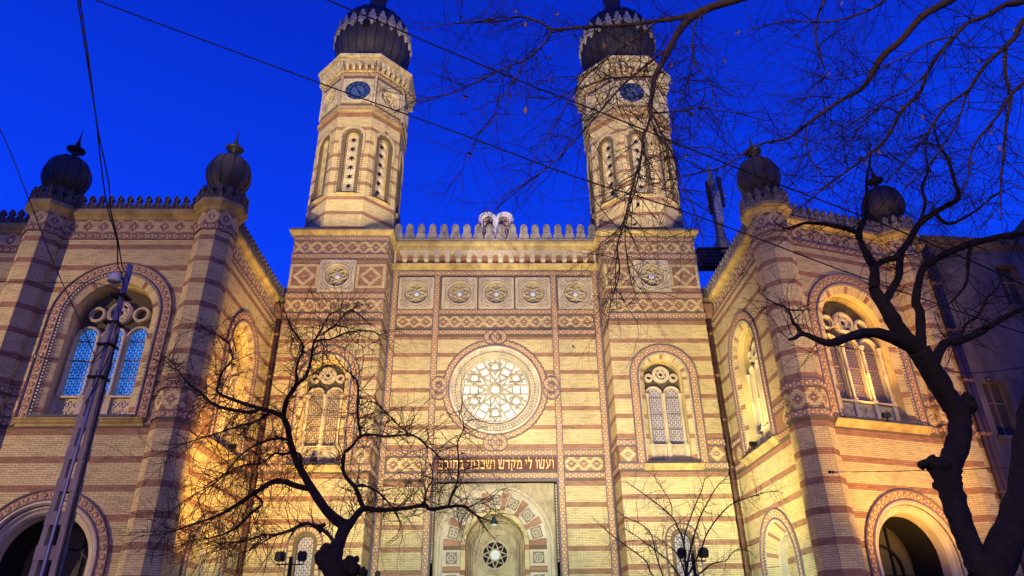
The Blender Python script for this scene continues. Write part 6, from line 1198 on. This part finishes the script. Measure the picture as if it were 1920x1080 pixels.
def tree(key, name, label, cat, seed, barkmat, twigmat, spacing, tl, trad, lvl, droop, wob, seg, rmax, lim=None, trunk=None, knobs=(), minlimb=0, taper=True):
    R = random.Random(seed); data = TREES[key]; base = data[0][1][0]
    root = thing(name, label, cat, (base[0] if trunk is None else trunk[0][0], base[1] if trunk is None else trunk[0][1], 0))
    if trunk is not None:
        mb = MB(); sp = smooth_path(trunk, 3); mb.tube([q[:3] for q in sp], [q[3] for q in sp], 10); part(mb, 'trunk', root, barkmat)
    tw = MB()
    for nm, pts in data:
        pts = [list(q) for q in pts]
        if nm == 'trunk':
            pts = [[pts[0][0], pts[0][1], 0, pts[0][3] * 1.2], [pts[0][0], pts[0][1], .3, pts[0][3]]] + [q for q in pts if q[2] > .5]
        sp = smooth_path(pts, 4 if pts[0][3] > .02 else 3); mb = MB(); sg = 12 if pts[0][3] > .08 else (8 if pts[0][3] > .02 else 5)
        jit = [1 + R.gauss(0, .03) for _ in sp]
        mb.tube([q[:3] for q in sp], [q[3] * j for q, j in zip(sp, jit)], sg)
        if sg == 12:   # lumps and burrs on the bark
            vv = [np.array(v) for v in mb.v]
            for i, v in enumerate(vv):
                c = sp[min(i // sg, len(sp) - 1)][:3]; dv = v - c; mb.v[i] = tuple(c + dv * (1 + .06 * math.sin(i * 2.3) * R.random() + R.gauss(0, .035)))
        part(mb, nm, root, barkmat)
        acc = 0
        for i in range(1, len(sp)):
            a, b = sp[i - 1], sp[i]; L = np.linalg.norm(b[:3] - a[:3]); acc += L
            if b[3] > rmax: acc = 0; continue
            while acc > spacing:
                acc -= spacing; d = (b[:3] - a[:3]) / (L + 1e-9); q = np.array([R.gauss(0, 1), R.gauss(0, 1) * .9, R.gauss(0, 1)]); q /= np.linalg.norm(q)
                d2 = d * .55 + q; d2 /= np.linalg.norm(d2)
                grow(R, tw, b[:3].copy(), d2, tl * (.45 + .9 * R.random()), min(trad, b[3] * .8), lvl, droop, wob, seg)
    part(tw, 'twigs', root, twigmat, None, 'stuff')
    kn = [(x + R.gauss(0, 1) * r_ * .6, y + R.gauss(0, 1) * r_ * .4, z + R.gauss(0, 1) * r_ * .6, r_ * (.35 + .45 * R.random())) for (x, y, z, r_) in knobs for _ in range(4)] + list(knobs)
    for (kx, ky, kz, kr) in kn:
        mb = MB(); n1 = 12
        for t in range(8):
            th = PI * (t + .5) / 8
            for j in range(n1):
                r_ = kr * (.9 + R.gauss(0, .13)); mb.v.append((kx + r_ * math.sin(th) * math.cos(2 * PI * j / n1), ky + r_ * math.sin(th) * math.sin(2 * PI * j / n1), kz + r_ * math.cos(th)))
        for t in range(7):
            for j in range(n1): mb.f.append([t * n1 + j, t * n1 + (j + 1) % n1, (t + 1) * n1 + (j + 1) % n1, (t + 1) * n1 + j]); mb.m.append(0); mb.sm.append(True)
        mb.f.append(list(range(n1))); mb.m.append(0); mb.sm.append(True); mb.f.append(list(range(7 * n1, 8 * n1))); mb.m.append(0); mb.sm.append(True)
        part(mb, 'burr', root, barkmat)
    return root
def P1(u, v, Y):  # a point of the photograph's view at a given distance, used only while laying out
    pass
K2 = [(4.13, 6.4, 3.05, .095), (4.14, 6.4, 2.97, .08), (4.73, 6.55, 3.66, .085)]
K1 = [(-2.07, 9.22, 2.56, .115), (-1.79, 9.28, 2.52, .10), (-1.72, 9.2, 2.44, .09), (-2.28, 9.6, 2.99, .05)]
t1 = tree('T1', 'pollard_tree', 'small bare pollard tree with black spreading limbs in front of the left tower', 'tree', 3, 'bark', 'twig', .043, .80, .0072, 2, .22, 1.3, .10, .06, knobs=K1)
t2 = tree('T2', 'street_tree', 'thick dark bare tree with a crooked forked trunk before the right wing', 'tree', 5, 'bark', 'twig', .060, .55, .0055, 2, .1, 1.6, .075, .045, knobs=K2)
t3 = tree('T3', 'overhanging_tree', 'bare tree whose brown limbs hang across the sky before the right tower', 'tree', 9, 'limb', 'twig', .056, .72, .0048, 2, .16, 1.0, .09, .03,
     trunk=[[9.0, 5.4, 0, .32], [8.95, 5.4, .4, .27], [8.8, 5.3, 3, .24], [8.6, 5.2, 5.5, .22], [8.4, 5.1, 7.5, .19], [8.3, 5.0, 9.2, .16], [8.15, 4.85, 11.0, .13], [7.9, 4.7, 12.5, .08], [7.6, 4.5, 13.6, .03]])
t4 = tree('T4', 'young_tree', 'thin young tree with fine upright branches before the right tower', 'tree', 13, 'bark', 'twig', .09, .55, .008, 1, -.1, 1.0, .11, .03)
# a few dry leaves left hanging
mb = MB(); R_ = random.Random(4)
lim = [p for n, l in TREES['T3'] for p in l if p[3] < .02]
for i in range(70):
    p = np.array(R_.choice(lim)[:3]) + np.array([R_.gauss(0, .22), R_.gauss(0, .22), R_.gauss(0, .2)]); a = np.array([R_.gauss(0, 1) for _ in range(3)]); a /= np.linalg.norm(a); b = np.cross(a, [0.2, .3, .9]); b /= np.linalg.norm(b); s = .022 + .012 * R_.random()
    c = np.cross(a, b) * s * .3
    mb.add([p - a * s, p - b * s * .5 + c, p + a * s, p + b * s * .5 + c], [(0, 1, 2, 3)])
part(mb, 'leaves', t3, 'leaf', None, 'stuff')
# ------------------------------------------------------------ cables
def cable(key, r, label, name='overhead_cable'):
    pts = CABLES[key]; sp = smooth_path([list(p) + [r] for p in pts], 4); mb = MB(); mb.tube([q[:3] for q in sp], r, 5); o = part(mb, name, None, 'cable', label); o['category'] = 'cable'; return o
cable('w1', .0115, 'lower of the two long cables slanting across both towers and the right wing')
cable('w2', .0125, 'upper long cable running from the left dome down across the right tower')
cable('w3a', .009, 'smooth strand of the twisted pair of cables dropping to the pole top')
cable('w3b', .009, 'kinked strand of the twisted pair of cables dropping to the pole top')
cable('w4', .007, 'thin cable falling steeply from the left edge past the left turret to the pole')
cable('w5', .007, 'level cable from the left edge to the top of the concrete pole')
cable('w6', .008, 'short stay wire with insulators between left window and concrete pole', 'stay_wire')
cable('w7', .006, 'drooping cable with a hanging loop right of the crooked tree trunk')
cable('w8', .010, 'stay wire anchored with insulators on the right corner turret', 'stay_wire')
def insul(p, q, label):
    p = np.array(p); q = np.array(q); d = (q - p) / np.linalg.norm(q - p); r = thing('insulator', label, 'insulator', tuple(p))
    mb = MB(); mb.tube([p, p + d * .12, p + d * .13, p + d * .3, p + d * .31, p + d * .45], [.02, .05, .02, .02, .045, .02], 8); part(mb, 'strain_rod', r, 'cable')
    mb = MB(); mb.tube([p + d * .5, p + d * .56, p + d * .62], [.03, .05, .03], 8); part(mb, 'porcelain', r, 'lampwhite')
insul(CABLES['w6'][0], CABLES['w6'][1], 'dark strain insulator on the stay wire beside the blue window')
insul(CABLES['w8'][0], CABLES['w8'][1], 'dark strain insulator on the stay wire of the right turret')
c = CABLES['w7'][2]; mb = MB(); mb.tube([(c[0] + .045 * math.sin(t) + .004 * t, c[1], c[2] - .05 - .06 * (1 - math.cos(t)) * .5 - .0) for t in [i * .5 for i in range(13)]], .006, 5); o = part(mb, 'cable_loop', None, 'cable', 'small coiled loop hanging from the drooping cable at right'); o['category'] = 'cable'
# ------------------------------------------------------------ concrete ladder pole with lamp
px, py = -5.60, 9.45
pole = thing('lattice_pole', 'tall tapering concrete ladder pole carrying cables and a lamp before the left wing', 'pole', (px, py, 0))
fp = F((px, py, 0), (1, 0))
wz = lambda z: .226 - .028 * z
zt = 5.85
for s in (-1, 1):
    mb = MB(); v = []
    for z in (0, zt):
        h = wz(z); t = .052 - .004 * z
        for (a, b) in ((s * h, -.07), (s * (h - 1.7 * t), -.07), (s * (h - 1.7 * t), .07), (s * h, .07)): v.append((px + a, py + b, z))
    mb.add(v, [(0, 1, 5, 4), (1, 2, 6, 5), (2, 3, 7, 6), (3, 0, 4, 7), (4, 5, 6, 7)]); part(mb, 'leg', pole, 'concrete')
z = .5
while z < zt:
    h = wz(z); mb = MB(); mb.box(fp, -h - .004, h + .004, z, z + .17, -.078, .078); part(mb, 'crosspiece', pole, 'concrete'); z += .42
mb = MB(); mb.tube([(px + .02, py - .11, 0), (px + .02, py - .10, 3.5), (px + .03, py - .09, 5.9)], .022, 8); part(mb, 'conduit', pole, 'steel')
mb = MB(); mb.tube([(px + .22, py - .05, 0), (px + .17, py - .05, 3.0), (px + .12, py - .05, 5.7)], .013, 6); part(mb, 'conduit', pole, 'cable')
mb = MB(); mb.tube([(px + .02, py - .02, 5.1), (px + .01, py - .02, 6.85)], .045, 10); part(mb, 'mast_tube', pole, 'steel')
for zz in (5.0, 5.5, 5.85, 6.3): mb = MB(); mb.box(fp, -.11, .11, zz, zz + .03, -.1, .12); part(mb, 'clamp', pole, 'black')
mb = MB(); mb.tube([(px - .02, py - .05, 6.6), (px - .09, py - .12, 6.62)], .02, 6); part(mb, 'lamp_arm', pole, 'steel')
mb = MB(); mb.lathe(px - .10, py - .14, [(.001, 6.66), (.045, 6.65), (.08, 6.60), (.095, 6.53), (.095, 6.51), (.06, 6.50), (.001, 6.49)], 16, 0, True); part(mb, 'lamp_head', pole, 'lampwhite')
for i, (a, b, z0, z1) in enumerate(((-.1, .08, 5.2, 5.6), (.12, -.02, 5.3, 4.6), (.06, .12, 6.1, 5.7), (-.05, .1, 6.7, 6.2))):
    mb = MB(); mb.tube([(px + a, py - .13, z0), (px + (a + b) / 2 + .04, py - .16, (z0 + z1) / 2), (px + b, py - .13, z1)], .008, 5); part(mb, 'loose_wire', pole, 'cable')
# ------------------------------------------------------------ flood lamps
def flood_pole(x, y, h, label, lit):
    r = thing('floodlight_post', label, 'floodlight', (x, y, 0))
    mb = MB(); mb.tube([(x, y, 0), (x, y, h + .12)], .055, 10); part(mb, 'post', r, 'black')
    mb = MB(); mb.tube([(x - .36, y, h - .08), (x + .36, y, h - .08)], .02, 6)
    for q in (-.36, .24): mb.tube([(x + q, y, h - .08), (x + q, y, h + .02)], .01, 5); mb.tube([(x + q + .12, y, h - .08), (x + q + .12, y, h + .02)], .01, 5)
    part(mb, 'crossbar', r, 'black')
    for q in (-.30, .30):
        fr = F((x + q, y, 0), (1, .25 * (1 if q > 0 else -1))); mb = MB()
        mb.plate(fr, [(-.13, h + .06), (-.13, h + .2), (-.09, h + .26), (.09, h + .26), (.13, h + .2), (.13, h + .06), (.09, h), (-.09, h)], [], .10, -.06, 0); mb.plate(fr, [(-.09, h + .05), (-.09, h + .2), (.09, h + .2), (.09, h + .05)], [], .14, .10, 0); part(mb, 'lamp_housing', r, 'black')
        mb = MB(); mb.plate(fr, [(-.11, h + .05), (-.11, h + .21), (.11, h + .21), (.11, h + .05)], [], -.065, -.06, 0); part(mb, 'lamp_glass', r, 'glow')
    if lit:
        mb = MB(); mb.lathe(x - .05, y - .16, [(.001, h - .42), (.08, h - .44), (.11, h - .50), (.09, h - .58), (.001, h - .60)], 14, 0, True); part(mb, 'lit_lamp', r, 'glow')
        mb = MB(); mb.tube([(x, y, h - .62), (x - .05, y - .14, h - .60)], .02, 6); part(mb, 'bracket', r, 'black')
flood_pole(-5.68, 20.75, 3.72, 'black twin floodlight post with a glowing cold lamp below the left tower', True)
flood_pole(5.60, 20.75, 3.72, 'black twin floodlight post amid thin branches below the right tower', False)
r = thing('garden_lamp', 'little black round-headed lamp low between pollard tree and portal', 'lamp', (-3.22, 20.6, 0))
mb = MB(); mb.tube([(-3.22, 20.6, 0), (-3.22, 20.6, 3.3)], .03, 6); part(mb, 'post', r, 'black')
mb = MB(); mb.lathe(-3.22, 20.6, [(.001, 3.28), (.06, 3.3), (.085, 3.36), (.06, 3.43), (.001, 3.45)], 10, 0, True); part(mb, 'head', r, 'black')
# ground-level fixtures holding the forecourt flood lamps (below the picture)
AIMS = {1: 'left dome from the middle', 3: 'right tower from the middle', 4: 'central front as a wide wash', 5: 'upper front under the battlement', 6: 'rose window in a narrow beam', 12: 'foot of the right tower', 13: 'right wing window', 14: 'right wing cornice', 19: 'stone tablets on the roof'}
for i, L in enumerate(LAMPS):
    if i in AIMS:
        d = (Vector(L[2]) - Vector(L[1])).normalized(); c = Vector(L[1]) - d * .16
        rt = thing('ground_floodlight', 'low black floodlight on the forecourt aimed at the ' + AIMS[i], 'floodlight', (c.x, c.y, 0), 'floodlights standing on the forecourt'); mb = MB(); mb.tube([tuple(c - d * .12), tuple(c + d * .10)], [.12, .17], 12); part(mb, 'housing', rt, 'black'); mb = MB(); mb.tube([(c.x, c.y, 0), (c.x, c.y, c.z)], .03, 6); part(mb, 'stand', rt, 'black')
# ------------------------------------------------------------ mast with antennas behind the right wing
mx, my = 14.2, 37.0
an = thing('antenna_mast', 'grey round mast with pointed tip and antenna panels behind right wing', 'mast', (mx, my, 0))
mb = MB(); mb.lathe(mx, my, [(.38, 0), (.38, 23.0), (.55, 23.2), (.55, 23.6), (.30, 24.2), (.24, 28.0), (.28, 28.1), (.24, 28.3), (.001, 30.2)], 12, 0, True); part(mb, 'shaft', an, 'concrete')
fm = F((mx, my, 0), (1, 0))
mb = MB(); mb.box(fm, -.20, .24, 25.2, 27.6, .26, .42); part(mb, 'antenna_panel', an, 'lampwhite')
for u0, u1, z0, z1 in ((-.42, -.28, 26.0, 28.6), (.36, .62, 26.6, 28.9)): mb = MB(); mb.box(fm, u0, u1, z0, z1, -.1, .1); part(mb, 'antenna_panel', an, 'lead')
mb = MB(); mb.box(fm, -1.7, -.5, 22.0, 23.1, -.3, .5); part(mb, 'equipment_box', an, 'lead')
mb = MB()
for z in (22.1, 22.35, 22.6, 22.85): mb.box(fm, -1.76, -.46, z, z + .05, .5, .56)
mb.box(fm, -1.8, .5, 23.1, 23.2, -.4, .6); mb.box(fm, -.45, .1, 21.5, 22.9, .4, .5); part(mb, 'platform', an, 'black')
mb = MB(); mb.tube([(mx + .45, my, 27), (mx + .45, my, 29.5)], .02, 5); mb.tube([(mx - .25, my, 22), (mx - .25, my, 25)], .03, 5); part(mb, 'whip_aerial', an, 'black')
# ------------------------------------------------------------ dark house beside the right wing
nb = thing('neighbour_house', 'dark grimy old house front joining the right wing of the synagogue', 'house', (23, 26, 0))
f5 = F((17.75, 24.55, 0), (1, .09)); 
wins = [(3.6, 13.6, 1.0, 1.9), (6.2, 13.6, 1.0, 1.9), (1.2, 8.2, 1.0, 2.1), (3.7, 8.8, 1.0, 2.1), (6.2, 8.8, 1.0, 2.1), (1.2, 4.0, 1.1, 2.2), (3.7, 4.0, 1.1, 2.2), (6.2, 4.0, 1.1, 2.2)]
mb = MB(); mb.plate(f5, [(0, 0), (11, 0), (11, 19.6), (6.2, 18.6), (4.9, 17.4), (4.7, 16.4), (2.2, 16.6), (0, 16.7)], [[(u - w_ / 2, z), (u - w_ / 2, z + h_), (u + w_ / 2, z + h_), (u + w_ / 2, z)] for u, z, w_, h_ in wins], 0, -.35, 0); part(mb, 'wall', nb, 'stucco')
mb = MB(); mb.box(f5, 0, 4.7, 0, 16.3, -8, -.4); mb.box(f5, 4.7, 11, 0, 17.4, -8, -.4); part(mb, 'core', nb, 'interior')
for u, z, w_, h_ in wins:
    wr_ = empty_part('window', nb, f5.P(u, z, -.2)); mb = MB(); mb.box(f5, u - w_ / 2, u + w_ / 2, z, z + h_, -.34, -.30); part(mb, 'pane', wr_, 'recess')
    mb = MB(); mb.box(f5, u - .03, u + .03, z, z + h_, -.30, -.24); mb.box(f5, u - w_ / 2, u + w_ / 2, z + h_ * .62, z + h_ * .62 + .06, -.30, -.235)
    for q in (-1, 1): mb.box(f5, u + q * (w_ / 2 - .04) - .04, u + q * (w_ / 2 - .04) + .04, z, z + h_, -.30, -.23)
    part(mb, 'frame', wr_, 'stucco'); mb = MB(); mb.box(f5, u - w_ / 2 - .12, u + w_ / 2 + .12, z - .14, z, 0, .14); part(mb, 'sill', wr_, 'stucco')
mb = MB()
mould(mb, f5, 0, 4.6, [(0, 16.2), (.1, 16.25), (.3, 16.45), (.32, 16.6), (0, 16.65)]); part(mb, 'string_course', nb, 'stucco')

for i, wl in ((0, 'left'), (2, 'right')):
    L = LAMPS[i]; d = (Vector(L[2]) - Vector(L[1])).normalized(); c = Vector(L[1]) - d * .2
    rt = thing('floodlight_mast', 'tall mast across the street with a floodlight aimed at the %s tower' % wl, 'floodlight', (c.x, c.y, 0)); mb = MB(); mb.tube([(c.x, c.y, 0), (c.x, c.y, c.z)], [.12, .07], 10); part(mb, 'post', rt, 'steel'); mb = MB(); mb.tube([tuple(c - d * .18), tuple(c + d * .14)], [.16, .24], 14); part(mb, 'housing', rt, 'black')

for L, wl in zip([l for l in LAMPS if l[0] == 'added_sill_lamp'], ('outer window of the right wing', 'inner side window of the right wing', 'inner side window of the left wing', 'window of the left tower')):  # housings for the added sill lamps, added with them
    c = L[1]; rt = thing('added_sill_floodlight', 'added small black floodlight on the sill of the ' + wl, 'floodlight', (c[0], c[1], c[2] - .27), 'added floodlights on the window sills'); mb = MB(); mb.box(F((c[0], c[1], 0), (1, 0)), -.13, .13, c[2] - .2, c[2] - .04, -.07, .07); part(mb, 'housing', rt, 'black'); mb = MB(); mb.box(F((c[0], c[1], 0), (1, 0)), -.02, .02, c[2] - .34, c[2] - .2, -.02, .02); part(mb, 'foot', rt, 'black')
for P_ in (BR, RO, DE): P_.finish()
